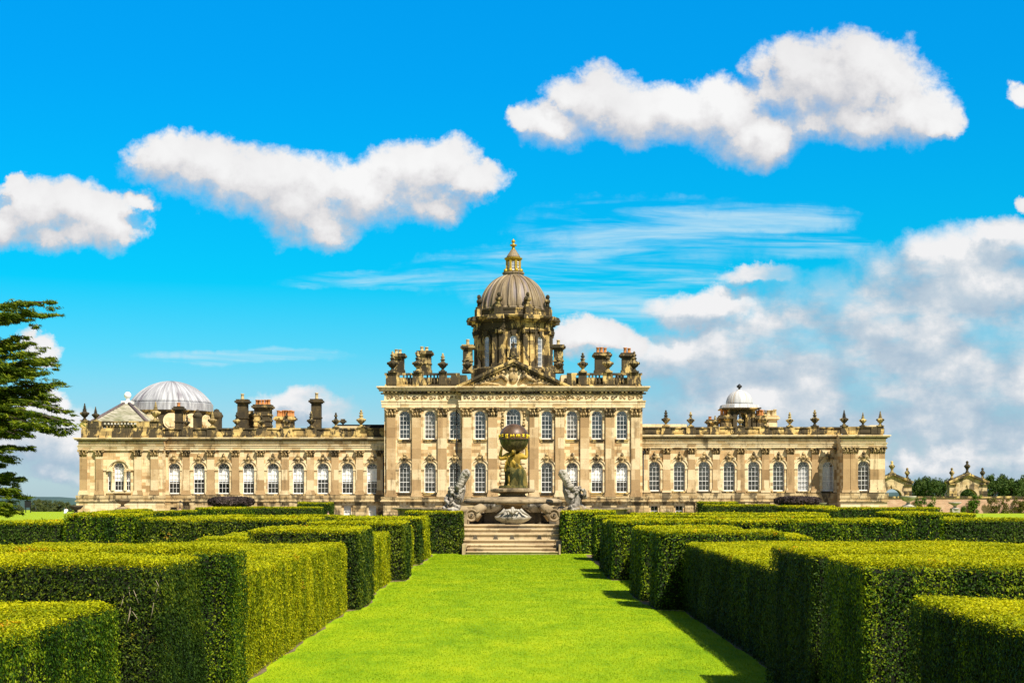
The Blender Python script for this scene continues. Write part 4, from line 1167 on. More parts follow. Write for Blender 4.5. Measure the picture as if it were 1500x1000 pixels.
for pc in (690.6, 811.6):   # big scrolls with a round eye
    b = MB()
    sg = -1 if pc < 750 else 1
    x = X(pc, YF-.6); z = zf(754.3, YF-.6); r = 9.2*YF/F
    pts = []; 
    for i in range(34):
        a = -PI/2 + i*.30; q = r*(1.0 - .018*i)
        pts.append((x + sg*q*math.cos(a), YF-.55, z + q*math.sin(a)))
    b.lathe([(r*.98, -.35), (r*1.02, -.3), (r*1.02, .3), (r*.98, .35), (r*.80, .36), (r*.74, .30), (r*.5, .28), (r*.46, .33), (r*.16, .33), (r*.14, .1)], (0, 0, 0), 24)
    n0 = len(b.v) - 24*10
    for i in range(n0, len(b.v)):
        vx_, vy_, vz_ = b.v[i]; b.v[i] = (x+vx_, YF-.2-vz_, z+vy_)
    b.tube([(x-sg*r*.2, YF-.35, z+r*1.02), (x-sg*r*1.0, YF-.3, z+r*.75), (x-sg*r*1.5, YF-.2, z+r*1.15), (x-sg*r*2.1, YF, z+r*1.05)], [.16, .30, .24, .14], 10)
    b.tube([(x-sg*r*.95, YF-.45, z+r*.7), (x-sg*r*1.2, YF-.45, z+.0), (x-sg*r*.75, YF-.5, z-r*.85)], [.22, .17, .10], 10)
    b.tube([(x+sg*r*.9, YF-.1, z-r*.2), (x+sg*r*1.25, YF+.1, z+.1), (x+sg*r*1.3, YF+.3, z+r*1.1)], [.25, .3, .2], 10)
    scr = b.build('scroll', M['stone_fount'], fount)
    b = MB()
    b.lathe([(r*.15, 0), (r*.15, .04)], (0, 0, 0), 14)
    for i in range(len(b.v)-28, len(b.v)):
        vx_, vy_, vz_ = b.v[i]; b.v[i] = (x+vx_, YF-.545-vz_, z+vy_)
    b.build('scroll_eye', M['stone_dark'], scr)
# front shell bowl: ribbed clam resting on the top step
b = MB(); rx = 26*YF/F; zl = zf(757, YF-1); nn = 40
prof = []
vs = []; fs = []
for j in range(7):
    t_ = j/6
    for k in range(nn):
        a = 2*PI*k/nn; rib = 1 + .06*math.cos(11*a)
        q = (.42 + .58*math.sin(t_*PI/2))*rib
        vs.append((fx + rx*q*math.cos(a), YF-1.0 + rx*.62*q*math.sin(a), 1.42 + (zl-1.42)*t_ + .03*math.cos(11*a)*t_))
for j in range(6):
    for k in range(nn): fs.append((j*nn+k, j*nn+(k+1) % nn, (j+1)*nn+(k+1) % nn, (j+1)*nn+k))
b.add(vs, fs, 0, True)
vs = []; fs = []   # upper valve rising behind to a scalloped crest
for j in range(9):
    t_ = j/8
    for k in range(25):
        u = -1 + k/12
        hgt = (1-abs(u)**1.7)*.46*(1+.0*u) + .05*math.cos(u*PI*5)*(1-abs(u))
        bulge = math.sin(t_*PI)*.25
        vs.append((fx + u*rx*(1.0-.06*t_), YF-1.0-rx*.55*(1-u*u)*(1-t_) - bulge*.5*(1-abs(u)), zl + hgt*t_ + bulge*.15))
for j in range(8):
    for k in range(24): fs.append((j*25+k, j*25+k+1, (j+1)*25+k+1, (j+1)*25+k))
b.add(vs, fs, 0, True)
for sg in (-1, 1):
    b.tube([(fx+sg*.05, YF-1.55, zl+.20), (fx+sg*.20, YF-1.6, zl+.36), (fx+sg*.32, YF-1.55, zl+.30), (fx+sg*.26, YF-1.6, zl+.16)], [.05, .08, .07, .04], 8)
    b.tube([(fx+sg*.40, YF-1.4, zl+.40), (fx+sg*.55, YF-1.45, zl+.24), (fx+sg*.85, YF-1.3, zl+.06)], [.08, .07, .03], 8)
b.tube([(fx, YF-1.6, zl+.05), (fx, YF-1.66, zl+.25), (fx, YF-1.5, zl+.5)], [.06, .09, .07], 8)
b.build('shell_bowl', M['stone_white'], fount)
for sg in (-1, 1):          # side shells half hidden under the basin
    b = MB(); vs = []; fs = []; cx = fx+sg*1.15
    for j in range(7):
        t_ = j/6
        for k in range(nn):
            a = 2*PI*k/nn; q = (.35+.65*math.sin(t_*PI/2))*(1+.07*math.cos(9*a))
            vs.append((cx+.72*q*math.cos(a), YF+.5+.6*q*math.sin(a), 2.0+(zf(738)-2.0)*t_))
    for j in range(6):
        for k in range(nn): fs.append((j*nn+k, j*nn+(k+1) % nn, (j+1)*nn+(k+1) % nn, (j+1)*nn+k))
    b.add(vs, fs, 0, True); b.build('side_shell', M['stone_grey'], fount)
ped = MB(); Yp = YF+2.2
def zp(py): return Z(py, YF+1)
ped.lathe([(1.35, zp(731)), (1.25, zp(729.6)), (.95, zp(728)), (.74, zp(725)), (.72, zp(723)), (.9, zp(721.6)), (1.22, zp(720.6)), (1.28, zp(719.4)), (1.28, zp(716.2)), (1.2, zp(715)), (1.02, zp(714.6))], (fx, Yp, 0), 8, 0, False, R(22.5))
ped.build('pedestal', M['stone_fount'], fount)

# ---- the globe bearer
YS = YF+2.2; sS = YS/F; sx0 = X(753, YS)
zs = lambda py: Z(py, YS)
atlas = thing('globe_bearer_statue', 'ochre stained stone giant on the fountain pedestal holding up a large dark bronze globe', 'statue', (sx0, YS, zs(715)))
ground = zs(711)
b = MB(); b.lathe([(21*sS, zs(715)), (21.5*sS, zs(714)), (21*sS, zs(711.4)), (19*sS, zs(710.8))], (X(752, YS), YS, 0), 12, 0, False); b.build('plinth', M['drape'], atlas)
gz = zs(642); gr = 21.6*sS
P_ = lambda px, py, dy: (X(px, YS), YS+dy, zs(py))
nd = {'pelvis': (P_(752, 686, .05), (.28, .20)), 'waist': (P_(752, 679, .0), (.36, .28)), 'chest': (P_(752, 671, -.12), (.46, .34)), 'upper': (P_(752.5, 666.5, -.22), (.36, .26)),
      'neck': (P_(752.5, 663.0, -.40), .11), 'head': (P_(752.5, 661.8, -.66), .14), 'face': (P_(752.5, 663.0, -.80), .10),
      'hipl': (P_(748, 690, -.05), .16), 'kneel': (P_(746.5, 700, -.32), .12), 'anklel': (P_(745.5, 710, -.25), .075), 'toel': (P_(744.5, 710.8, -.50), .06),
      'hipr': (P_(757, 690, 0), .15), 'kneer': (P_(758, 700.5, -.10), .12), 'ankler': (P_(761, 710, .05), .075), 'toer': (P_(763, 710.8, -.20), .06),
      'shol': (P_(743, 667.5, -.1), .20), 'elbl': (P_(732.3, 672.5, -.12), .125), 'wril': (P_(733.8, 661, -.06), .075), 'handl': (P_(735.6, 656, -.02), .085),
      'shor': (P_(762.5, 667, -.1), .20), 'elbr': (P_(771.4, 670.5, -.12), .125), 'wrir': (P_(771.4, 660, -.06), .075), 'handr': (P_(769.6, 655.5, -.02), .085)}
ed = [('pelvis', 'waist'), ('waist', 'chest'), ('chest', 'upper'), ('upper', 'neck'), ('neck', 'head'), ('head', 'face')]
for k in 'lr': ed += [('pelvis', 'hip'+k), ('hip'+k, 'knee'+k), ('knee'+k, 'ankle'+k), ('ankle'+k, 'toe'+k), ('chest', 'sho'+k), ('sho'+k, 'elb'+k), ('elb'+k, 'wri'+k), ('wri'+k, 'hand'+k)]
for k, sg in (('l', -1), ('r', 1)):     # spread fingers on the globe
    hp = Vector(nd['hand'+k][0])
    for i in range(5):
        a = R(-50+25*i); L_ = (.10, .15, .17, .16, .12)[i]
        tip = hp + Vector((-sg*.02 + sg*.03*abs(i-2)*0, math.sin(a)*L_, math.cos(a)*L_))
        d = tip - Vector((sx0, YS, gz)); tip = Vector((sx0, YS, gz)) + d.normalized()*(gr+.03)
        nd['f%d%s' % (i, k)] = (tuple(hp.lerp(tip, .55)+Vector((sg*.02, 0, 0))), .028); nd['t%d%s' % (i, k)] = (tuple(tip), .022)
        ed += [('hand'+k, 'f%d%s' % (i, k)), ('f%d%s' % (i, k), 't%d%s' % (i, k))]
skin_fig('body', nd, ed, M['stone_statue'], atlas, rough=.012)
# drapery: sash across the torso and a long fall of folds behind the legs
def cloth(name, rows, mat, parent, folds=7, amp=.05, n=48):
    """rows = [(centre, rx, ry)] top to bottom, closed tube with folds"""
    vs = []; fs = []
    for j, (c, rx, ry) in enumerate(rows):
        t_ = j/(len(rows)-1)
        for k in range(n):
            a = 2*PI*k/n; w = 1 + amp*t_*2*math.cos(folds*a+j*.35) + amp*.6*math.cos(3*folds*a+1)
            vs.append((c[0]+rx*w*math.cos(a), c[1]+ry*w*math.sin(a), c[2]+.03*math.sin(folds*a)))
    for j in range(len(rows)-1):
        for k in range(n): fs.append((j*n+k, j*n+(k+1) % n, (j+1)*n+(k+1) % n, (j+1)*n+k))
    b = MB(); b.add(vs, fs, 0, True); return b.build(name, mat, parent)
cloth('drapery', [(P_(752.5, 680, 0.0), .36, .32), (P_(753.2, 684, -.02), .45, .40), (P_(754.5, 690, -.02), .52, .46), (P_(755.5, 697, .0), .54, .46), (P_(756, 704, .03), .52, .44), (P_(756, 711, .05), .54, .46)], M['drape'], atlas, 7, .11)
b = MB()
for i in range(6):
    o = i*.075
    b.tube([P_(744.5-i*.5, 668+i*1.4, -.30+o*.2), P_(749-i*.2, 674+i*1.6, -.42+o*.3), P_(755, 680+i*1.7, -.42+o*.3), P_(761.5, 684+i*2.1, -.30+o*.5), P_(763.5+.3*i, 692+i*2.6, -.12+o)], [.06, .095, .11, .10, .04], 7)
for i in range(3): b.tube([P_(742+i*1.2, 676+i, -.2), P_(740.5+i*1.3, 688, -.16), P_(741.5+i*1.2, 700, -.1)], [.07, .09, .05], 7)
b.build('sash', M['stone_statue'], atlas)
# globe
b = MB(); m_ = 22
b.lathe([(max(.002, gr*math.cos(a)), gr*math.sin(a)) for a in [(-.02+ (PI/2+.02)*i/m_) for i in range(m_+1)]], (sx0, YS, gz), 48)
globe = b.build('globe', M['bronze'], atlas)
b = MB(); nn = 64; vs = []; fs = []
for j in range(14):
    a = -PI/2 + (PI/2-.03)*j/13
    for k in range(nn):
        w = 2*PI*k/nn; g = 1 - .028*abs(math.cos(8*w))*math.cos(a)
        vs.append((sx0+gr*g*math.cos(a)*math.cos(w)+1e-5, YS+gr*g*math.cos(a)*math.sin(w), gz+gr*math.sin(a)*1.0))
for j in range(13):
    for k in range(nn): fs.append((j*nn+k, j*nn+(k+1) % nn, (j+1)*nn+(k+1) % nn, (j+1)*nn+k))
b.add(vs, fs, 0, True); b.build('lower_shell', M['verdi'], globe)
b = MB(); bz = gz-.02
b.lathe([(gr*1.0, bz-.04), (gr*1.06, bz-.035), (gr*1.06, bz+.0), (gr*1.015, bz+.005), (gr*1.015, bz+.24), (gr*.97, bz+.245)], (sx0, YS, 0), 64, 0, False)
b.build('band', M['bronze'], globe)
b = MB()   # gilt zodiac signs round the band
gl = [[(-1, -1, -1, 1), (-1, 1, 0, -.2), (0, -.2, 1, 1), (1, 1, 1, -1)], [(-1, 1, -1, -1), (0, 1, 0, -1), (1, 1, 1, -1), (-1, .8, 1, .8)], [(-1, 0, 1, 0), (0, 1, 0, -1), (-1, 1, 1, 1)],
      [(-1, 1, 1, 1), (-1, -1, 1, -1), (-.5, 1, -.5, -1), (.5, 1, .5, -1)], [(-1, .5, 0, 1), (0, 1, 1, .5), (1, .5, 0, -1), (0, -1, -1, .5)], [(-1, -1, 1, 1), (1, 1, 0, 1), (1, 1, 1, 0), (-.6, .3, .2, -.7)]]
for k in range(16):
    a0 = 2*PI*k/16 - PI/2 - .12
    for (u0, w0, u1, w1) in gl[k % 6]:
        pts = []
        for (u, w) in ((u0, w0), ((u0+u1)/2, (w0+w1)/2), (u1, w1)):
            a = a0 + u*.105; pts.append((sx0+gr*1.025*math.cos(a), YS+gr*1.025*math.sin(a), bz+.125+w*.085))
        b.tube(pts, .026, 5)
b.build('gilt_sign', M['goldpaint'], globe)

# ---- the two shell-blowing sea figures
def triton(sg, label):
    x = X(664, YF) if sg < 0 else X(843, YF)
    zb_ = zf(750)
    t = thing('sea_god_statue', label, 'statue', (x, YF, zb_), 'sea figures at the corners of the fountain')
    q = YF/F
    def T(ax, up, dy): return (x - sg*ax*q, YF+dy, zb_ + up*q)    # ax towards the centre of the fountain (photo pixels), up in pixels
    n = {'pelvis': (T(-2, 9, 0), (.36, .30)), 'waist': (T(-2.4, 14.5, -.03), (.30, .25)), 'chest': (T(-2.6, 21, -.08), (.40, .28)), 'upper': (T(-2.2, 25, -.1), .25),
         'neck': (T(-1.6, 27.6, -.14), .13), 'head': (T(-.8, 31, -.2), (.19, .2)), 'face': (T(1.6, 31, -.27), .14), 'hair': (T(-3.2, 31.5, -.12), .18),
         'hipa': (T(2, 6.5, -.28), .27), 'kneea': (T(9, 9, -.55), .2), 'tail1': (T(7, 3.5, -.5), .18), 'tail2': (T(-3, 3, -.55), .17), 'tail3': (T(-11, 4.5, -.35), .13), 'fin': (T(-14, 8.5, -.25), .10),
         'hipb': (T(-7, 6, .05), .25), 'kneeb': (T(-10, 5, -.25), .19), 'tailb': (T(-5, 1.5, -.35), .15),
         'shoa': (T(3, 24.5, -.12), .19), 'elba': (T(8.5, 22, -.42), .13), 'wria': (T(10.5, 28.5, -.42), .10), 'handa': (T(11.5, 32, -.42), .11),
         'shob': (T(-8, 23.5, -.05), .19), 'elbb': (T(-11, 17, -.22), .13), 'wrib': (T(-6, 14, -.5), .09), 'handb': (T(-2, 15.5, -.55), .09)}
    e = [('pelvis', 'waist'), ('waist', 'chest'), ('chest', 'upper'), ('upper', 'neck'), ('neck', 'head'), ('head', 'face'), ('head', 'hair'),
         ('pelvis', 'hipa'), ('hipa', 'kneea'), ('kneea', 'tail1'), ('tail1', 'tail2'), ('tail2', 'tail3'), ('tail3', 'fin'),
         ('pelvis', 'hipb'), ('hipb', 'kneeb'), ('kneeb', 'tailb'),
         ('chest', 'shoa'), ('shoa', 'elba'), ('elba', 'wria'), ('wria', 'handa'), ('chest', 'shob'), ('shob', 'elbb'), ('elbb', 'wrib'), ('wrib', 'handb')]
    if sg > 0:
        n['elbb'] = (T(-14, 22, -.25), .12); n['wrib'] = (T(-13, 28, -.35), .10); n['handb'] = (T(-11.5, 31, -.38), .11)
    for hk in 'ab':
        hp = Vector(n['hand'+hk][0])
        for i in range(4):
            n['g%d%s' % (i, hk)] = (tuple(hp+Vector((-sg*.14, -.10+.065*i, .10-.02*abs(i-1.5)))), .034); e.append(('hand'+hk, 'g%d%s' % (i, hk)))
        n['th'+hk] = (tuple(hp+Vector((sg*.08, -.1, .12))), .036); e.append(('hand'+hk, 'th'+hk))
    n = {k: (p, tuple(q*.82 for q in r) if isinstance(r, tuple) else r*.82) for k, (p, r) in n.items()}
    skin_fig('body', n, e, M['stone_grey'], t, sub=3, rough=.07)
    b = MB()   # curled hair and beard
    hc = Vector(n['head'][0])
    for i in range(16):
        a_ = i*2.4; b.ball(hc+Vector((.17*math.cos(a_)-sg*-.02, .16*math.sin(a_), .03+.16*math.cos(i*1.1))), .085, 6)
    for i in range(5): b.ball(Vector(n['face'][0])+Vector((-sg*.02*i, -.02, -.10-.045*i)), .08, 6)
    b.build('hair', M['stone_grey'], t)
    b = MB()   # conch shell held to the mouth
    b.tube([T(3.4, 30.5, -.32), T(7, 34, -.34), T(11, 41, -.34), T(14.5, 48, -.34), T(17.5, 54, -.34), T(20, 59, -.34), T(21.5, 61.5, -.34)], [.05, .13, .20, .22, .25, .23, .08], 12)
    for i in range(7): b.ball(T(8.5+i*1.9, 37.5+i*3.5, -.40), .20, 8, 0, 1, 1, .8)
    for i in range(4): b.ball(T(19.5+math.cos(i*1.6)*2.2, 57+math.sin(i*1.6)*2.5, -.5), .14, 7)
    b.tube([T(6, 12, -.1), T(9, 22, -.12), T(13, 33, -.15), T(16, 44, -.2)], [.24, .26, .22, .10], 10)
    for i in range(len(b.v)):
        v = Vector(b.v[i]); b.v[i] = tuple(v + noise.noise_vector(v*4.5)*.06)
    b.build('conch', M['stone_grey'], t)
    b = MB()   # weedy rock he kneels on
    b.ball((x, YF, zb_+.1), .62, 16, 0, 1.25, .9, .5); b.ball((x+sg*.45, YF-.1, zb_+.12), .36, 12, 0, 1.1, .8, .6)
    for i in range(len(b.v)):
        v = Vector(b.v[i]); b.v[i] = tuple(v + noise.noise_vector(v*3.2)*.10)
    b.build('rock', M['stone_fount'], t)
    b = MB(); b.box(x-.75, x+.75, YF-.6, YF+.9, 0, zb_-.1); b.build('plinth', M['stone_fount'], t)
triton(-1, 'grey stone sea god to the left of the globe bearer, blowing a raised conch')
triton(1, 'grey stone sea god to the right of the globe bearer, with his second hand lifted')
pb = thing('black_post', 'short black metal post beside the right hand end of the steps', 'post', (X(818.5, 69.8), 69.8, 0))
b = MB(); x = X(818.5, 69.8); b.box(x-.13, x+.13, 69.67, 69.93, 0.22, .66); b.build('post_box', M['iron'], pb)
b = MB(); b.box(x-.05, x+.09, 69.72, 69.88, 0, .22); b.build('foot', M['stone_step'], pb)

# ================================================================== HEDGES
def hedge(label, x0, x1, y0, y1, z, inner, d=None, leaf='yew', top='yew_top', name='clipped_hedge', twig=False, dens=1.0, batter=.05, holes=0.0, group='clipped yew hedges'):
    """block of clipped yew: twiggy core plus leaf sprays on every face; inner = side facing the lawn ('l' left face, 'r' right face)"""
    rng = np.random.default_rng(abs(hash(label)) % (2**31) if False else sum(ord(c)*(i+3) for i, c in enumerate(label)))
    d = d or y0
    L = min(max(.0017*d, .034), .12); W = L*.5
    verts = []; quads = []; mid = []; sm = []
    nv = 0
    g = max(.14, min(.6, d*.006))
    ph = rng.random(3)*50
    H = z
    def warp(p):
        q = Vector(p); f = noise.noise_vector(q*.55 + Vector(ph))*.035 + noise.noise_vector(q*2.1 + Vector(ph))*.02
        return q + f
    def batx(u, zz): # sides lean in towards the top, and the clipped edge is a little rounded
        return batter*zz/H
    ins = .075 + L*.3
    X0, X1, Y0_, Y1_, Z1 = x0+ins, x1-ins, y0+ins, y1-ins, z-ins
    def grid(o, a, b, na, nb):
        nonlocal nv
        for j in range(nb+1):
            for i in range(na+1):
                p = o + a*(i/na) + b*(j/nb)
                ff = min(1.0, max(0.0, p.z/H))
                p = Vector((p.x + (-1 if p.x > (x0+x1)/2 else 1)*batter*1.3*ff*abs(p.x-(x0+x1)/2)/((x1-x0)/2), p.y + (batter*1.3*ff if p.y < (y0+y1)/2 else 0), p.z))
                verts.append(tuple(warp(p)))
        for j in range(nb):
            for i in range(na):
                k = nv + j*(na+1) + i
                quads.append((k, k+1, k+na+2, k+na+1)); mid.append(0)
        nv += (na+1)*(nb+1)
    V3 = Vector
    nx, ny, nz = max(2, int((x1-x0)/g)), max(2, int((y1-y0)/g)), max(2, int(z/g))
    nx, ny, nz = min(nx, 60), min(ny, 60), min(nz, 20)
    grid(V3((X0, Y0_, 0)), V3((X1-X0, 0, 0)), V3((0, 0, Z1)), nx, nz)
    grid(V3((X0, Y1_, 0)), V3((X1-X0, 0, 0)), V3((0, 0, Z1)), nx, nz)
    grid(V3((X0, Y0_, 0)), V3((0, Y1_-Y0_, 0)), V3((0, 0, Z1)), ny, nz)
    grid(V3((X1, Y0_, 0)), V3((0, Y1_-Y0_, 0)), V3((0, 0, Z1)), ny, nz)
    grid(V3((X0, Y0_, Z1)), V3((X1-X0, 0, 0)), V3((0, Y1_-Y0_, 0)), nx, ny)
    allV = [np.array(verts, dtype=np.float32)]; allQ = [np.array(quads, dtype=np.int32)]; allM = [np.array(mid, dtype=np.int32)]
    base = len(verts)
    dn = 1.9/(L*W*.5)*dens*.75
    def face(o, a, b, n, m, k=1.0, up=None, tilt=.55):
        nonlocal base
        o, a, b, n = (np.array(q, dtype=np.float64) for q in (o, a, b, n))
        area = np.linalg.norm(np.cross(a, b)); cnt = int(area*dn*k)
        if cnt < 1: return
        u = rng.random(cnt)[:, None]; v = rng.random(cnt)[:, None]
        P = o + a*u + b*v
        P = P[np.abs(P[:, 0]) < .40*P[:, 1] + 1.2]; cnt = len(P)   # nothing far outside the view
        if cnt < 1: return
        # the surface rolls gently, as a hand-clipped hedge does
        fq = 1.3
        wob = (np.sin(P[:, 0]*fq+ph[0])*np.cos(P[:, 1]*fq*1.2+ph[1]) + np.sin(P[:, 2]*2.2+P[:, 0]*1.7+P[:, 1]*1.5+ph[2]))*.020
        wob += np.sin(P[:, 0]*6.1+ph[1])*np.sin(P[:, 1]*5.3+ph[2])*np.sin(P[:, 2]*6.7+ph[0])*.016
        dep = (rng.random(cnt)**2.2)
        P = P + n*(wob + .03 - dep*((.08 if m == 2 else .11)+L*.6))[:, None] + rng.normal(size=P.shape)*.012
        stray = rng.random(cnt) < .007
        P[stray] += n*rng.random(stray.sum())[:, None]*.11
        if holes > 0 and m != 2:
            hn = np.sin(P[:, 0]*1.9+ph[1]*2)*np.sin(P[:, 2]*2.7+ph[0])*np.sin(P[:, 1]*1.9+ph[2]) + .5*np.sin(P[:, 0]*4.3+ph[2])*np.sin(P[:, 2]*4.9+ph[1]*3)
            kp = (hn < 1.0-holes) | (rng.random(cnt) < .25)
            P = P[kp]; cnt = len(P)
        # batter
        f = (P[:, 2]/H).clip(0, 1.1)
        P[:, 0] += np.where(P[:, 0] > (x0+x1)/2, -1, 1)*batter*f*(np.abs(P[:, 0]-(x0+x1)/2)/((x1-x0)/2))
        P[:, 1] += np.where(P[:, 1] < (y0+y1)/2, batter*f, 0)
        # soften top edges
        ez = np.minimum.reduce([np.abs(P[:, 0]-x0), np.abs(P[:, 0]-x1), np.abs(P[:, 1]-y0)])
        tp = (P[:, 2] > H-.25)
        P[:, 2] -= np.where(tp, .04*np.exp(-(ez/.08)**2), 0)
        N = n + tilt*rng.normal(size=P.shape) + np.array((0, 0, .35 if m == 2 else (.16 if n[0] > .5 else (0. if n[0] < -.5 else .08))))
        Vv, Qq = cards(P, N, L, W, rng, up)
        allV.append(Vv.astype(np.float32)); allQ.append(Qq + base); allM.append(np.full(len(Qq), m, dtype=np.int32)); base += len(Vv)
    w, dp = x1-x0, y1-y0
    face((x0, y0, 0), (w, 0, 0), (0, 0, z), (0, -1, 0), 1, .72)
    if inner == 'l':
        face((x0, y0, 0), (0, dp, 0), (0, 0, z), (-1, 0, 0), 1, .85, np.array((0, 0, 1.0)), .36); face((x1, y0, 0), (0, dp, 0), (0, 0, z), (1, 0, 0), 1, .3)
    else:
        face((x1, y0, 0), (0, dp, 0), (0, 0, z), (1, 0, 0), 1, 1.0, np.array((0, 0, 1.0))); face((x0, y0, 0), (0, dp, 0), (0, 0, z), (-1, 0, 0), 1, .3)
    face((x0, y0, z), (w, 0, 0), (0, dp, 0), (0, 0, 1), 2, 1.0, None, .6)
    face((x0, y1, 0), (w, 0, 0), (0, 0, z), (0, 1, 0), 1, .25)
    Va = np.concatenate(allV); Qa = np.concatenate(allQ); Ma = np.concatenate(allM)
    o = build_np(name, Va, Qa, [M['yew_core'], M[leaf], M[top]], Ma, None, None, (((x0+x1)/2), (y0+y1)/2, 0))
    tag(o, label, 'hedge', group)
    return o

# --- right of the lawn, near to far
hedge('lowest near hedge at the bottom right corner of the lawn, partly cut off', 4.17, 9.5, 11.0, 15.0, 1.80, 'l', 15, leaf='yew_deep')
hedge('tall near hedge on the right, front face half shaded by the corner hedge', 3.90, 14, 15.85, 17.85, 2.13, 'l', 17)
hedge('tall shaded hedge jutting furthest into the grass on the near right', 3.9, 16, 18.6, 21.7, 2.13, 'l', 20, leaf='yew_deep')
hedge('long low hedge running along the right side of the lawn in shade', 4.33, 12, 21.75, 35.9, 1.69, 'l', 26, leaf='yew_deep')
hedge('right hand hedge with a rusty patch and a slanting shadow on its front', 3.67, 6.95, 36.0, 37.8, 1.97, 'l', 36)
hedge('narrow hedge tucked just behind the rusty patched hedge', 3.52, 6.4, 38.9, 42.2, 1.97, 'l', 40)
hedge('low hedge linking the right hand buttress hedges', 4.3, 9, 42.3, 48.5, 1.66, 'l', 45, leaf='yew')
hedge('very wide right hand hedge with a sunlit mottled front', 3.41, X(1307, 50.5), 48.7, 51.6, 2.02, 'l', 49)
hedge('slim hedge end behind the wide sunlit hedge on the right', 3.44, 8, 52.6, 55.0, 1.92, 'l', 53, leaf='yew_dark')
hedge('low hedge between the far right buttress hedges', 4.2, 9, 55.1, 62.3, 1.62, 'l', 58, leaf='yew_dark')
hedge('far right hedge with a long flat top, last before the fountain hedge', 3.66, X(1217, 63), 62.6, 65.2, 1.96, 'l', 63)
hedge('square hedge touching the right hand end of the stone steps', 2.40, X(903, 71), 70.5, 72.4, 2.09, 'l', 69)
hedge('raised square block at the end of the wide right hand hedge', X(1307.5, 50), X(1382, 50), 49.8, 52.6, 2.27, 'l', 50)
hedge('hedge leaving the frame on the right beyond the raised block', X(1382.5, 50), X(1560, 50), 50.1, 52.3, 2.04, 'l', 50, leaf='yew_dark')
hedge('short stub of hedge behind the raised block on the right', X(1366, 62), X(1411, 62), 60, 63, 2.09, 'l', 62, leaf='yew_dark')
# --- left of the lawn, near to far
hedge('lowest near hedge at the bottom left corner of the photo', -9.5, -4.48, 12, 16.2, 1.64, 'r', 15, holes=.12)
hedge('tall rough near hedge on the left with bare twigs in its front', -14, -4.05, 16.45, 18.7, 2.10, 'r', 17, holes=.16, leaf='yew_brown')
hedge('deep green hedge end projecting towards the grass on the near left', -14, -3.66, 18.75, 19.65, 2.17, 'r', 19, holes=.05)
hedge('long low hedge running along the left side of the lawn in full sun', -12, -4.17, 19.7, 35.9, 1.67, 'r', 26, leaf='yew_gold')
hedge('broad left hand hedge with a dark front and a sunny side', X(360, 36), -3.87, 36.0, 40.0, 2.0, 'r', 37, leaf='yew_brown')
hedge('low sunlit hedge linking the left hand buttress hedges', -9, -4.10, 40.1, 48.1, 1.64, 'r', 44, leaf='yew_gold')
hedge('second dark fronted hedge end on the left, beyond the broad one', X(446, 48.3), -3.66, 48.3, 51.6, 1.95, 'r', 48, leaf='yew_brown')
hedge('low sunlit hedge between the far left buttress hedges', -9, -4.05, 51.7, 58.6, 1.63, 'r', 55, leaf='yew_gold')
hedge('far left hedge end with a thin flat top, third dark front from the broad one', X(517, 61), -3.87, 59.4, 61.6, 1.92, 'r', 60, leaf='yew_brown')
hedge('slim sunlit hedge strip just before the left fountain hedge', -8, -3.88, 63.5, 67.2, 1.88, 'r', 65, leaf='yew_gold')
hedge('square hedge touching the left hand end of the stone steps', X(592, 71), -2.44, 70.5, 72.4, 2.07, 'r', 69, leaf='yew_brown')
hedge('hedge leaving the frame on the left below the open grass', X(-60, 50), X(93.5, 50), 50.0, 52.4, 1.95, 'r', 50, leaf='yew_dark')
hedge('raised square block at the end of the wide left hand hedge', X(94, 50), X(202, 50), 49.7, 52.6, 2.21, 'r', 50)
hedge('very wide left hand hedge with a shadowed brownish front', X(202.5, 49.8), -6.9, 49.6, 53, 2.06, 'r', 49, leaf='yew_brown')
# --- the far compartments in front of the house
def far(label, p0, p1, Y, pt, dep=2.0, leaf='yew_dark', top='yew_top', g='r', H=None):
    hedge(label, X(p0, Y), X(p1, Y), Y, Y+dep, Z(pt, Y), g, Y, leaf, top, group='far garden hedges before the house')
far('thin dark hedge line across the left of the garden behind the wide hedge', 283, 515, 76, 755.5, 1.6)
far('thin dark hedge line across the right of the garden before the house', 866, 1217, 77, 752, 1.6, g='l')
far('far left hedge below the Venetian window of the house', 133, 250, 88, 749, 2)
far('dark square hedge block left of the low bright hedge', 250.5, 283, 87, 748.5, 2)
far('low bright hedge below the dark rounded shrub on the left', 283.5, 353, 96, 744, 5, leaf='yew')
far('far left hedge panel right of the rounded shrub', 363.5, 470, 106, 743, 2)
far('tall dark hedge block behind the standing visitor', 434, 484, 113, 736.5, 2.5)
far('far left stepped hedge under the pavilion basement', 165, 215, 98, 746.5, 2)
far('tall dark hedge block under the wall of the right wing', 1025, 1083, 113, 735.5, 2.5, g='l')
far('dark hedge panel left of the rounded shrub on the right', 1033.5, 1140, 105, 739.5, 2, g='l')
far('sloping topped hedge right of the rounded shrub', 1151, 1226, 100, 741.5, 4, g='l')
far('long far hedge under the right pavilion', 1190, 1382, 91, 744, 2.5, g='l')
far('small dark square hedge block before the right pavilion', 1216, 1232, 88, 746, 2, g='l')

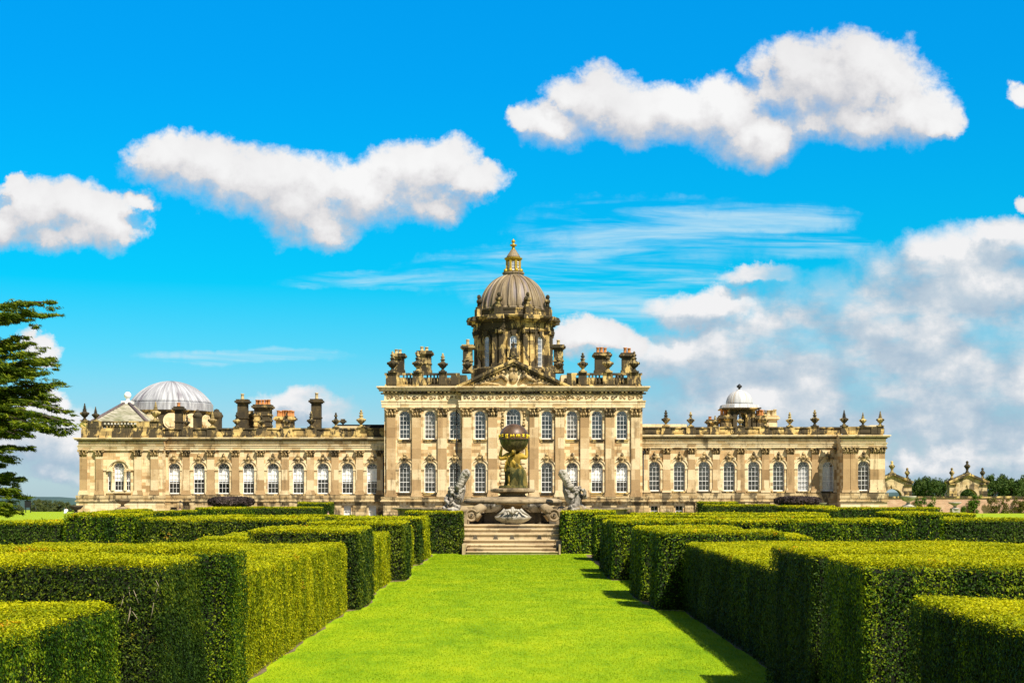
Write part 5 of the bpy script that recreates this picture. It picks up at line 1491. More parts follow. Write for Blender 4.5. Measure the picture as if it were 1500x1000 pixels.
def dome_shrub(p0, p1, y_top, y_bot, Y, stem0, stem1, label):
    t = thing('rounded_shrub', label, 'shrub', (X((p0+p1)/2, Y), Y, 0), 'flat topped purple shrubs')
    cx, rx = X((p0+p1)/2, Y), (p1-p0)/2*Y/F; zt, zb_ = Z(y_top, Y), Z(y_bot, Y)
    rng = np.random.default_rng(int(p0)); n = 5200
    u = rng.normal(size=(n, 3)); u /= np.linalg.norm(u, axis=1)[:, None]
    e = np.sign(u)*np.abs(u)**.75
    P = np.array((cx, Y, (zt+zb_)/2)) + e*np.array((rx, rx*.8, (zt-zb_)/2))*(1-.10*rng.random(n)[:, None])
    Vv, Qq = cards(P, u+.5*rng.normal(size=P.shape), .26, .16, rng)
    build_np('crown', Vv, Qq, M['purple'], None, t)
    b = MB(); b.ball((cx, Y, (zt+zb_)/2), 1, 16, 0, rx*.88, rx*.7, (zt-zb_)*.42); b.build('inner_growth', M['yew_core'], t)
    b = MB(); b.tube([(X((stem0+stem1)/2, Y), Y, 0), (X((stem0+stem1)/2, Y), Y, zb_)], .25, 8); b.build('stem', M['bark'], t)
    rng = np.random.default_rng(int(p1)); n = 3000
    xs_, xe_ = X(stem0, Y), X(stem1, Y)
    P = np.stack([rng.uniform(xs_, xe_, n), Y-1.2+rng.uniform(-.1, .5, n), rng.uniform(0.3, zb_, n)], axis=1)
    Vv, Qq = cards(P, np.array((0, -1, .2))+.6*rng.normal(size=P.shape), .24, .14, rng)
    build_np('lower_growth', Vv, Qq, M['yew_dark'], None, t)
dome_shrub(305.5, 372, 727.5, 741.5, 121, 351, 364, 'dark purple flat domed shrub in front of the left wing')
dome_shrub(1134.5, 1202, 727, 739, 121, 1141, 1152, 'dark purple flat domed shrub in front of the right wing')

# dead twigs caught in the rough near hedge
b = MB()
for k in range(9):
    x = X(215, 16.4)+random.uniform(-.35, .15); z = random.uniform(1.25, 1.85); y = 16.40+random.uniform(-.04, .08)
    dx_, dz_ = random.uniform(-.07, .07), random.uniform(.06, .22)
    b.tube([(x, y, z), (x+dx_*.5+.01, y-.02, z+dz_*.5), (x+dx_, y, z+dz_)], [.005, .004, .002], 5)
o = b.build('bare_twigs', M['twig'], None); tag(o, 'pale bare twigs showing through the rough near hedge on the left', 'twigs', kind='stuff')

# ================================================================== GROUND
ys = [-60, -20, 0, 10, 20, 30, 40, 50, 60, 70, 80, 100, 120, 150, 200, 250, 270, 300, 340, 420, 600, 1000, 2000, 5000, 12000]
xsn = [-9000, -3000, -1000, -400, -200, -100, -60, -40, -20, -10, 0, 10, 20, 40, 60, 100, 200, 400, 1000, 3000, 9000]
def gz_(x, y): return 0.0 if y <= 250 else -7.0*min(1, (y-250)/120.0) - max(0.0, y-1000)*.0062
vs = [(x, y, gz_(x, y)) for y in ys for x in xsn]; nx_ = len(xsn)
fs = [(j*nx_+i, j*nx_+i+1, (j+1)*nx_+i+1, (j+1)*nx_+i) for j in range(len(ys)-1) for i in range(nx_-1)]
b = MB(); b.add(vs, fs); o = b.build('lawn', M['lawn']); tag(o, 'bright green mown grass avenue and park lawn', kind='structure')
M['gravel'] = mat_simple('pale_gravel', (0.17, 0.145, 0.11), 0.95, var=.15, scale=5.0)  # ground added out of view to bounce warmer light on the facade
b = MB(); b.quad((-47, 118, .004), (41.5, 118, .004), (41.5, 159, .004), (-47, 159, .004)); b.quad((-9, 78, .004), (9, 78, .004), (9, 118, .004), (-9, 118, .004))
o = b.build('gravel_path', M['gravel']); tag(o, 'pale gravel walk between the fountain and the house', kind='structure')
def strip(name, pts_in, pts_out, mat, lab, z=.004):
    b = MB()
    for i in range(len(pts_in)-1):
        (a, y0), (c, y1) = pts_in[i], pts_in[i+1]; (d_, _), (e_, _) = pts_out[i], pts_out[i+1]
        b.quad((a, y0, z), (d_, y0, z), (e_, y1, z), (c, y1, z))
    o = b.build(name, mat); tag(o, lab, kind='structure')
yy = [12+.5*i for i in range(48*2+20)]
def edge_l(y): return -4.17 if y < 36 else -3.87 if y < 40 else -4.10 if y < 48 else -3.66 if y < 51.6 else -4.05 if y < 59 else -3.87
strip('earth_border', [(edge_l(y)-.4, y) for y in yy], [(edge_l(y)+.05+.05*math.sin(y*1.7)+.035*math.sin(y*4.1), y) for y in yy], M['earth'], 'bare earth edge under the hedges on the left')
def edge_r(y): return 4.17 if y < 15 else 3.9 if y < 18 else 3.9 if y < 21.7 else 4.33 if y < 36 else 3.67 if y < 38 else 3.52 if y < 42.2 else 4.3 if y < 48.5 else 3.41 if y < 52 else 3.6
strip('earth_border', [(edge_r(y)+.4, y) for y in yy], [(edge_r(y)-.04-.03*math.sin(y*1.9)-.02*math.sin(y*4.7), y) for y in yy], M['earth'], 'bare earth edge under the hedges on the right')

# short grass blades over the near avenue
rng = np.random.default_rng(5)
n = 230000
yv = 19 + 51*rng.random(n)**1.7; xv = -4.6 + 9.2*rng.random(n)
eL = np.array([edge_l(y) for y in yv])+.1; eR = np.array([edge_r(y) for y in yv])-.08
k = (xv > eL+.1*rng.random(n)) & (xv < eR); xv, yv = xv[k], yv[k]; n = len(xv)
hgt = (.010+.014*rng.random(n))*(1+.010*(yv-20)); a = rng.random(n)*2*PI; wd = .0045*(1+.045*(yv-20))
lean = rng.normal(size=(n, 2))*.014
dxv, dyv = np.cos(a)*wd, np.sin(a)*wd
Z0 = np.zeros(n)
V_ = np.stack([np.stack([xv-dxv, yv-dyv, Z0], 1), np.stack([xv+dxv, yv+dyv, Z0], 1), np.stack([xv+lean[:, 0], yv+lean[:, 1], hgt], 1)], axis=1).reshape(-1, 3)
o = build_np('grass', V_, np.arange(3*n).reshape(-1, 3), M['grass']); tag(o, 'short mown grass blades on the avenue', 'grass', kind='stuff')

# far wooded ridge
b = MB(); N_ = 240; vs = []; fs = []
for i in range(N_+1):
    x = -1200 + 2400*i/N_
    h = (-.6 if x < 0 else 3.4) + 1.6*noise.noise((x*.006, 0, 3)) + 1.5*noise.noise((x*.03, 2, 1)) + 1.1*noise.noise((x*.11, 5, 1))
    vs += [(x, 950, -7.5), (x, 955, h*.8+.5), (x, 962, h+1.5), (x, 1100, h+1), (x, 1150, -7.5)]
for i in range(N_):
    for j in range(4): fs.append((i*5+j, (i+1)*5+j, (i+1)*5+j+1, i*5+j+1))
b.add(vs, fs); o = b.build('hills', M['hill']); tag(o, 'far blue green wooded ridge on the horizon', kind='structure')

# ================================================================== TREES AND CLIMBERS
def leaf_cloud(name, clumps, mat, parent, per, size, seed, flat=1.0, updir=None, aspect=.55):
    """clumps = [(x,y,z,rx,ry,rz)]"""
    rng = np.random.default_rng(seed); Vs = []; Qs = []; base = 0
    for (x, y, z, rx, ry, rz) in clumps:
        u = rng.normal(size=(per, 3)); u /= np.linalg.norm(u, axis=1)[:, None]
        r = rng.random(per)**.45
        P = np.array((x, y, z)) + u*r[:, None]*np.array((rx, ry, rz))
        N = u*.6 + rng.normal(size=u.shape)*.55 + np.array((0, 0, .35))*flat
        Vv, Qq = cards(P, N, size, size*aspect, rng, updir)
        Vs.append(Vv); Qs.append(Qq+base); base += len(Vv)
    return build_np(name, np.concatenate(Vs), np.concatenate(Qs), mat, None, parent)

def tree(label, x, y, z0, h, r, mat, seed, name='tree', group=None, spiky=False):
    rnd = random.Random(seed)
    t = thing(name, label, 'tree', (x, y, z0), group)
    b = MB(); top = (x+rnd.uniform(-.3, .3), y, z0+h*.8)
    b.tube([(x, y, z0), (x+rnd.uniform(-.1, .1), y, z0+h*.35), top], [r*.10, r*.075, r*.02], 8)
    for i in range(6):
        a = rnd.uniform(0, 2*PI); q = rnd.uniform(.3, .7)
        b.tube([(x, y, z0+h*(.25+.07*i)), (x+r*q*.6*math.cos(a), y+r*q*.6*math.sin(a), z0+h*(.45+.06*i)), (x+r*q*math.cos(a), y+r*q*math.sin(a), z0+h*(.58+.05*i))], [r*.04, r*.03, r*.01], 6)
    b.build('trunk', M['bark'], t)
    cl = []
    for i in range(46):
        f = rnd.random(); a = rnd.uniform(0, 2*PI)
        rr = r*math.sqrt(max(.05, 1-(f*1.45-.5)**2))*rnd.uniform(.3, .95)
        s_ = r*rnd.uniform(.18, .34)
        cl.append((x+rr*math.cos(a), y+rr*math.sin(a), z0+h*(.16+.74*f), s_, s_, s_*.9))
    if spiky:
        for i in range(14):
            a = rnd.uniform(0, 2*PI); rr = r*rnd.uniform(0, .8); s_ = r*rnd.uniform(.10, .17)
            cl.append((x+rr*math.cos(a), y+rr*math.sin(a), z0+h*(.93-.2*(rr/r)**2), s_, s_, s_*2.6))
    leaf_cloud('crown', cl, mat, t, 190, r*.10, seed)
    return t
gt = 'trees beyond the garden wall'
pos_r = [(1346, 300, 709, 11), (1357, 310, 706, 12), (1371, 296, 707, 11), (1386, 305, 709, 11), (1420, 320, 712, 14),
         (1454, 300, 703, 12), (1468, 306, 704, 13), (1482, 296, 707, 12), (1497, 302, 705, 13), (1512, 310, 705, 13)]
lr = ['leftmost bushy tree between the two garden gateways', 'second bushy tree between the two garden gateways, highest of them', 'third bushy tree between the gateways', 'bushy tree against the left side of the far gateway', 'dark tree seen through the arch of the far gateway',
      'bushy tree just right of the far gateway', 'second tree right of the far gateway', 'lower tree above the autumn climber', 'tree above the garden wall at the right edge of the photo', 'tree cut by the right edge of the photo']
for i, ((p, Y, pt, w), lb) in enumerate(zip(pos_r, lr)):
    zt = Z(pt, Y); tree(lb, X(p, Y), Y, -3.5, zt+4.3, w*Y/F*1.9, M['tree'], 40+i, group=gt, spiky=True)
pos_l = [(52, 285, 734, 8), (61, 300, 731, 9), (70, 290, 733, 9), (79, 300, 735, 9), (88, 292, 736, 8), (97, 310, 737, 8), (27, 280, 741, 7), (105, 300, 740, 7)]
ll = ['low tree right of the dark board on the park horizon', 'tallest tree of the distant park clump on the left', 'third tree of the distant park clump', 'middle tree of the distant park clump', 'fourth tree of the distant park clump, above the seated visitor',
      'small distant tree next to the house on the left', 'small bush left of the dark board under the cedar', 'distant tree touching the left pavilion corner']
for i, ((p, Y, pt, w), lb) in enumerate(zip(pos_l, ll)):
    zt = Z(pt, Y); tree(lb, X(p, Y), Y, -3.0, zt+3.6, w*Y/F*1.3, M['tree_olive'], 70+i, name='park_tree', group='distant park trees on the left')

# cedar leaning in from the left
CY_ = 112.0
cx_ = X(-75, CY_)
ced = thing('cedar_tree', 'dark cedar with layered branches reaching in from the left edge', 'tree', (cx_, CY_, 0))
b = MB(); b.tube([(cx_, CY_, 0), (cx_+.2, CY_, 6), (cx_-.1, CY_, 14), (cx_+.1, CY_, 21)], [.85, .65, .42, .08], 12); b.build('trunk', M['bark'], ced)
limbs = MB(); clumps = []
rnd = random.Random(4)
def cbranch(py0, pxt, pyt, sag=0.0, wid=1.0, dyk=0.0, dens=1.0, thick=.26):
    z0, zt, xt = Z(py0, CY_), Z(pyt, CY_), X(pxt, CY_)
    pts = []
    for i in range(9):
        t_ = i/8
        pts.append(Vector((cx_ + (xt-cx_)*t_, CY_ + dyk*t_, z0 + (zt-z0)*t_ + sag*math.sin(t_*PI))))
    limbs.tube(pts, [.22*(1-.85*i/8)+.015 for i in range(9)], 6)
    n = int(24*dens)
    for i in range(n):
        t_ = .22 + .78*(i+rnd.random())/n
        k = min(7, int(t_*8)); p = pts[k].lerp(pts[k+1], t_*8-k)
        sp = wid*(1.05-t_)*2.2+.25
        q = Vector((p.x+rnd.uniform(-.3, .3), p.y+rnd.uniform(-sp, sp), p.z+rnd.uniform(-.12, .10)))
        s_ = rnd.uniform(.35, .62)*(1.15-.5*t_)
        clumps.append((q.x, q.y, q.z, s_*1.45, s_*1.3, s_*thick))
        if rnd.random() < .75:
            limbs.tube([p, p.lerp(q, .5)+Vector((0, 0, .05)), q], [.035, .025, .01], 5)
            clumps.append((q.x+rnd.uniform(-.2, .35), q.y, q.z-s_*.35, s_*.75, s_*.7, s_*.24))
# (root height, tip px, tip py ...) read tier by tier
for a in [(470, 80, 444, .5, .5), (486, 62, 462, .3, .4), (478, 45, 470, .2, .35),
          (540, 52, 505, .3, .7), (545, 40, 494, .4, .5), (560, 76, 524, .4, .9), (575, 70, 548, .5, .9), (590, 92, 560, .4, 1.0), (600, 84, 584, .5, 1.0), (610, 110, 622, 1.0, .7), (605, 100, 602, .9, .8),
          (625, 62, 606, .5, .9), (585, 50, 575, .3, 1.0), (565, 35, 540, .3, 1.0), (612, 40, 600, .3, 1.0), (630, 86, 636, 1.0, .5), (620, 58, 632, .6, .6),
          (668, 42, 655, .35, .5), (680, 22, 672, .2, .4), (640, 20, 632, .2, .6),
          (715, 24, 694, .2, .5), (722, 34, 728, .4, .6), (735, 30, 716, .3, .6), (740, 22, 738, .3, .7), (745, 26, 750, .3, .7), (730, 14, 742, .2, .7), (705, 10, 705, .2, .7)]:
    cbranch(a[0], a[1], a[2], a[3]*.8, a[4], rnd.uniform(-1.5, 1.5), 1.0)
    cbranch(a[0]+6, a[1]-rnd.uniform(14, 30), a[2]+rnd.uniform(0, 10), a[3]*.8, a[4], rnd.uniform(-4, 4), .8)
def in_poly(px, py, poly):
    c = False; j = len(poly)-1
    for i in range(len(poly)):
        xi, yi = poly[i]; xj, yj = poly[j]
        if (yi > py) != (yj > py) and px < (xj-xi)*(py-yi)/(yj-yi)+xi: c = not c
        j = i
    return c
MASS = [([(-40, 452), (5, 445), (35, 440), (76, 443), (62, 456), (44, 470), (30, 474), (10, 462), (-40, 470)], 26),
        ([(-70, 488), (10, 494), (40, 499), (62, 512), (80, 527), (66, 540), (92, 562), (84, 584), (100, 600), (108, 622), (88, 634), (66, 618), (44, 606), (10, 604), (-70, 620)], 165),
        ([(40, 600), (70, 606), (104, 622), (90, 634), (72, 636), (50, 626)], 22),
        ([(-50, 662), (10, 662), (38, 655), (24, 668), (-10, 676), (-50, 684)], 22), ([(-60, 600), (8, 604), (14, 612), (-60, 640)], 40),
        ([(-60, 690), (10, 688), (22, 700), (16, 712), (32, 728), (18, 734), (22, 750), (8, 757), (-60, 760)], 48)]
for poly, n in MASS:
    xs_ = [p[0] for p in poly]; ys_ = [p[1] for p in poly]
    k = 0
    while k < n:
        px, py = rnd.uniform(min(xs_), max(xs_)), rnd.uniform(min(ys_), max(ys_))
        tier = 17.0   # branches lie in tiers that droop outwards
        pt = py - (px+40)*.16
        py2 = round(pt/tier)*tier + (px+40)*.16 + rnd.gauss(0, 3.6)
        if not in_poly(px, py2, poly): continue
        k += 1
        Yc = CY_ + rnd.uniform(-3.2, 3.2)*(1 if px < 60 else .5)
        s_ = rnd.uniform(.45, .85)
        clumps.append((X(px, CY_), Yc, Z(py2, CY_), s_*1.25, s_*1.2, s_*.20))
        if rnd.random() < .6: clumps.append((X(px+rnd.uniform(-4, 8), CY_), Yc, Z(py2+rnd.uniform(2, 6), CY_), s_*.6, s_*.6, s_*.16))
limbs.build('limbs', M['bark'], ced)
leaf_cloud('crown', clumps, M['cedar'], ced, 44, .42, 9, flat=1.8, updir=np.array((1.0, 0, -.38)), aspect=.20)

def climber(label, boxes, mat, seed, Y):
    rnd = random.Random(seed); t = thing('climbing_plant', label, 'climber', (X(boxes[0][0], Y), Y, 0), 'climbers on the garden wall')
    cl = []
    for (p0, p1, y0, y1, n) in boxes:
        b = MB()
        xm = X((p0+p1)/2, Y)
        b.tube([(xm, Y-.2, 0), (xm+.1, Y-.25, Z((y0+y1)/2, Y)), (xm-.1, Y-.2, Z(y0, Y))], [.06, .05, .02], 6); b.build('stem', M['bark'], t)
        for i in range(n):
            s_ = rnd.uniform(.25, .5)
            cl.append((X(rnd.uniform(p0, p1), Y), Y-.25-rnd.random()*.45, Z(rnd.uniform(y0, y1), Y), s_, s_*.7, s_))
    leaf_cloud('foliage', cl, mat, t, 90, .20, seed)

# ================================================================== GARDEN WALL AND GATEWAYS
WY = 228.0
zw = lambda py: Z(py, WY)
gw = thing('garden_wall', 'old pink brick garden wall with stone coping beyond the right pavilion', 'wall', (X(1400, WY), WY, 0))
b = MB(); b.box(X(1288, WY), X(1560, WY), WY, WY+.6, -.2, zw(729.3)); b.build('brickwork', M['brick'], gw)
b = MB()
x = X(1288, WY)
while x < X(1560, WY):
    l_ = random.uniform(1.0, 1.7); b.box(x, x+l_-.03, WY-.14, WY+.74, zw(729.2), zw(726.6)+random.uniform(-.05, .05)); x += l_
b.build('coping', M['stone_dirty'], gw)
def gateway(pc, label):
    Y = WY+3; x = X(pc, Y); q = Y/F
    t = thing('garden_gateway', label, 'gateway', (x, Y, 0), 'pedimented stone gateways in the garden wall')
    hw = 27.5*q; ao = 14*q; zs_ = Z(728, Y); ri = 13.5*q; ze_ = Z(704.5, Y); zap = Z(693.5, Y)
    b = MB(); n = 14
    for sg in (-1, 1):
        b.box(x+sg*ri, x+sg*hw, Y, Y+1.6, 0, zs_)
        # spandrel between the arch and the cornice
        pts = [(x+sg*hw, zs_+.001), (x+sg*hw, ze_)] + [(x, ze_)] + [(x+sg*ri*math.cos(PI/2*(1-i/n)), zs_+.001+ri*.92*math.sin(PI/2*(1-i/n))) for i in range(n+1)]
        b.prism(pts if sg > 0 else pts[::-1], Y, Y+1.6)
    b.prism([(x-hw*.86, ze_), (x+hw*.86, ze_), (x, zap-.25)], Y-.02, Y+1.62)
    b.build('gate_wall', M['stone_plinth'], t)
    b = MB()
    vs_ = MB(); vs_.arch(x, zs_, ri*.99, ri+2.6*q, Y-.14, Y+.05, 16); 
    for i in range(len(vs_.v)):
        vv = vs_.v[i]; vs_.v[i] = (vv[0], vv[1], zs_+(vv[2]-zs_)*.92)
    b.add(vs_.v, vs_.f); b.prism([(x-.18, zs_+ri*.90), (x+.18, zs_+ri*.90), (x+.3, zs_+ri*1.35), (x-.3, zs_+ri*1.35)], Y-.3, Y+.05)
    b.build('arch_ring', M['stone_plinth'], t)
    b = MB()
    for sg in (-1, 1):
        b.prism([(x+sg*hw*1.10, ze_-.05), (x, zap+.12), (x, zap-.25), (x+sg*hw*1.03, ze_-.35)], Y-.4, Y+2)
        b.box(x+sg*hw*.62, x+sg*hw*1.05, Y-.3, Y+.3, ze_-.55, ze_-.34)
        for k in range(5): b.box(x+sg*(ri+3.2*q), x+sg*(hw+.05), Y-.08, Y+.02, .6+k*.62, .6+k*.62+.5)
    b.build('raking_cornice', M['stone_dirty'], t)
    for (dxp, yb, yt) in ((0, 694, 672.5), (-22.5, 702, 682.5), (22.5, 702, 682.5)):
        h = (yb-yt)*q; b = MB(); c = (x+dxp*q, Y+.6, Z(yb, Y)-.3)
        r = h*.19
        b.box(c[0]-r*1.1, c[0]+r*1.1, c[1]-r*1.1, c[1]+r*1.1, c[2]-.2, c[2]+h*.2)
        b.lathe([(r*.95, h*.2), (r*.5, h*.3), (r*.4, h*.42), (r*.6, h*.5), (r*1.05, h*.62), (r*1.15, h*.68) if dxp == 0 else (r*.95, h*.7), (r*.6, h*.78), (r*.35, h*.84), (r*.55, h*.92), (r*.35, h*1.0), (.01, h*1.04)], c, 14)
        b.build('finial', M['stone_sooty'], t)
gateway(1308, 'pedimented stone gateway half hidden by the right pavilion')
gateway(1418.5, 'pedimented stone gateway standing alone in the brick wall')
climber('leafy green climber right of the white stone bowl', [(1340, 1366, 728, 742, 16)], M['vine'], 3, WY-.2)
climber('tall narrow green climber below the far gateway', [(1424, 1436, 726, 736, 8), (1418, 1432, 734, 744, 9), (1416, 1430, 741, 750, 8)], M['vine'], 4, WY-.2)
climber('broad olive climber at the right end of the brick wall', [(1452, 1475, 731, 750, 16), (1470, 1500, 729, 751, 26), (1500, 1520, 730, 751, 14), (1446, 1456, 731, 737, 4)], M['vine_olive'], 5, WY-.2)
climber('small clump of leaves at the wall foot behind the pedestal urn', [(1404, 1412, 742, 750, 7)], M['vine'], 6, WY-.2)

# ================================================================== STONE BOWLS, BOARD, VISITORS
def bowl(label, p0, p1, yt, yb, Y, mat, tall=False):
    q = Y/F; x = X((p0+p1)/2, Y); r = (p1-p0)/2*q; zt, zb_ = Z(yt, Y), Z(yb, Y); h = zt-zb_
    t = thing('stone_bowl', label, 'urn', (x, Y, 0), 'stone bowls on pedestals')
    b = MB()
    if tall: b.lathe([(r*.25, zb_+h*.35), (r*.32, zb_+h*.5), (r*.6, zb_+h*.66), (r*.98, zb_+h*.82), (r*1.0, zb_+h), (r*.85, zb_+h), (r*.7, zb_+h*.84), (.02, zb_+h*.8)], (x, Y, 0), 20)
    else: b.lathe([(r*.2, zb_+h*.35), (r*.26, zb_+h*.45), (r*.7, zb_+h*.56), (r*1.0, zb_+h*.84), (r*1.05, zb_+h*.97), (r*1.05, zb_+h), (r*.92, zb_+h), (r*.7, zb_+h*.84), (.02, zb_+h*.8)], (x, Y, 0), 24)
    b.build('bowl', mat, t)
    b = MB(); b.lathe([(r*.8, zb_), (r*.75, zb_+h*.06), (r*.45, zb_+h*.14), (r*.24, zb_+h*.26), (r*.2, zb_+h*.35)], (x, Y, 0), 20); b.build('foot', mat, t)
    b = MB(); k = .85 if not tall else .62; b.box(x-r*k, x+r*k, Y-r*k, Y+r*k, 0, zb_); b.build('pedestal', mat, t)
bowl('large pale stone bowl on a foot before the brick wall', 1319, 1341.5, 726, 741.3, 106, M['stone_white'])
bowl('small stone urn on a pedestal under the far gateway', 1389.5, 1408, 735, 745, 150, M['stone_white'], True)
bowl('dark stone bowl at the outer corner of the left pavilion', 102, 121, 740, 752, 146, M['stone_dark'])
bowl('wide stone bowl below the Venetian window', 169, 190, 731, 744, 140, M['stone_fount'])
bowl('small dark bowl left of the seated visitor by the house', 249.5, 260, 742.5, 746, 138, M['stone_dark'])
bowl('small dark bowl between the visitor and the purple shrub', 286, 296, 742.5, 746, 138, M['stone_dark'])
bowl('pale stone bowl right of the purple shrub on the right', 1200, 1211, 736, 741.5, 118, M['stone_white'])

sb = thing('dark_board', 'dark square board standing on the park horizon beneath the cedar', 'board', (X(40.5, 236), 236, 0))
b = MB(); b.box(X(36, 236), X(45, 236), 236, 236.15, Z(743, 236), Z(733.5, 236)); b.box(X(35.6, 236), X(45.4, 236), 235.95, 236.2, Z(733.5, 236)+.004, Z(733, 236)+.02); b.build('board', M['dark'], sb)
b = MB()
for p in (37, 44): b.box(X(p, 236)-.06, X(p, 236)+.06, 236.16, 236.28, 0, Z(736, 236))
b.build('leg', M['iron'], sb)

def person(label, px, py_feet, Y, h, top, legs, facing=-1, seated=False):
    x, z = X(px, Y), 0.0
    t = thing('person', label, 'person', (x, Y, z))
    n, e = human_nodes((x, Y, z), h, facing=facing)
    if seated:
        for k in n:
            p, r = n[k]
            n[k] = ((p[0], p[1], p[2]-.40*h), r)
        for k, s_ in (('l', -1), ('r', 1)):
            n['hip'+k] = ((x+s_*.07, Y-.05, .13), .10); n['knee'+k] = ((x+s_*.13, Y-.42, .34), .065); n['ankle'+k] = ((x+s_*.11, Y-.66, .06), .045); n['toe'+k] = ((x+s_*.11, Y-.82, .05), .035)
            n['wri'+k] = ((x+s_*.14, Y-.34, .42), .032); n['hand'+k] = ((x+s_*.12, Y-.42, .40), .035); n['elb'+k] = ((x+s_*.24, Y-.1, .42), .045)
    body = skin_fig('body', n, e, M['skin'], t, sub=2)
    f = -1
    hd = n['head'][0]
    b = MB(); b.ball((hd[0], hd[1]+.02, hd[2]+.055*h*.5), .066*h, 12, 0, .92, 1.05, 1.0); b.build('hair', M['hair'], t)
    b = MB()
    c = n['chest'][0]; w = n['waist'][0]; pv = n['pelvis'][0]
    b.lathe([(.105*h, pv[2]-.03*h), (.10*h, w[2]), (.125*h, c[2]), (.118*h, c[2]+.05*h), (.05*h, c[2]+.09*h)], (c[0], c[1], 0), 14, 0, True, 0, 1, .72)
    for k in 'lr': b.tube([n['sho'+k][0], n['elb'+k][0], Vector(n['elb'+k][0]).lerp(Vector(n['wri'+k][0]), .75)], [.05*h, .040*h, .03*h], 8)
    b.build('shirt', M[top], t)
    b = MB()
    for k in 'lr': b.tube([Vector(n['hip'+k][0])+Vector((0, 0, .05*h)), n['hip'+k][0], n['knee'+k][0], n['ankle'+k][0]], [.066*h, .066*h, .050*h, .040*h], 8)
    b.build('trousers', M[legs], t)
    b = MB()
    for k in 'lr': b.tube([n['ankle'+k][0], n['toe'+k][0]], [.03*h, .028*h], 8)
    b.build('shoe', M['iron'], t)
person('visitor with dark hair, navy jacket and pale trousers standing by the dark hedge', 480.5, 757, 112, 1.68, 'cloth_blue', 'cloth_white')
person('visitor in a blue top standing at the foot of the left wing', 263.5, 757, 144, 1.74, 'cloth_blue', 'cloth_black')
person('visitor in white sitting on the far grass left of the house', 97, 752, 222, 1.7, 'cloth_white', 'cloth_white', seated=True)
# handrail by the house steps
hr = thing('handrail', 'thin black handrail sloping down beside the visitor at the left wing', 'handrail', (X(268, 148), 148, 0))
b = MB(); b.tube([(X(263.5, 148), 148, Z(733, 148)), (X(268, 148), 148, Z(737, 148)), (X(270, 148), 148, Z(743, 148))], .05, 6); b.build('rail', M['iron'], hr)
b = MB(); b.tube([(X(263.5, 148), 148, 0), (X(263.5, 148), 148, Z(733, 148))], .04, 6); b.tube([(X(270, 148), 148, 0), (X(270, 148), 148, Z(743, 148))], .04, 6); b.build('post', M['iron'], hr)

# ================================================================== SKY, SUN, CAMERA
SUN = Vector((0.44, -0.62, 1.0)).normalized()
elev = math.asin(SUN.z); azim = math.atan2(SUN.x, SUN.y)
sl = bpy.data.lights.new('sun', 'SUN'); sl.energy = 5.0; sl.angle = R(0.5); sl.color = (1.0, 0.93, 0.80)
so = bpy.data.objects.new('sun', sl); COL.objects.link(so)
so.rotation_euler = (-SUN).to_track_quat('-Z', 'Y').to_euler(); so.location = (30, -60, 90)

world = bpy.data.worlds.new('World'); scn.world = world; world.use_nodes = True
t = NT(world.node_tree); t.n.clear()
out = t.node('ShaderNodeOutputWorld'); bg = t.node('ShaderNodeBackground'); t.l.new(bg.outputs[0], out.inputs[0])
sky = t.node('ShaderNodeTexSky'); sky.sky_type = 'NISHITA'; sky.sun_disc = False
sky.sun_elevation = elev; sky.sun_rotation = azim
sky.air_density = 1.0; sky.dust_density = 0.3; sky.ozone_density = 2.0
tc = t.node('ShaderNodeTexCoord'); D = tc.outputs['Generated']
sp = t.node('ShaderNodeSeparateXYZ'); t.l.new(D, sp.inputs[0])
yc = t.math('MAXIMUM', sp.outputs[1], 0.05)
u = t.math('DIVIDE', sp.outputs[0], yc); v = t.math('DIVIDE', sp.outputs[2], yc)
uv = t.node('ShaderNodeCombineXYZ'); t.set(uv.inputs[0], u); t.set(uv.inputs[1], v); UV = uv.outputs[0]
front = t.maprange(sp.outputs[1], 0.2, 0.5)
# ---- sky tint
SKYMUL = t.ramp(sp.outputs[2], [(0.0, (0.50, 0.62, 0.78)), (0.05, (0.42, 0.64, 0.80)), (0.10, (0.16, 0.76, 0.90)), (0.145, (0.006, 0.83, 0.98)), (0.22, (0.004, 0.86, 1.15)), (0.28, (0.004, 0.88, 1.30)), (0.33, (0.004, 0.93, 1.40)), (0.40, (0.7, 0.88, 1.0))])
skyc = t.mix(front, sky.outputs[0], t.vmath('MULTIPLY', SKYMUL, (1.455, 1.455, 1.455)), 'MULTIPLY')
def puv(px, py): return ((px-750)/F, (725-py)/F)

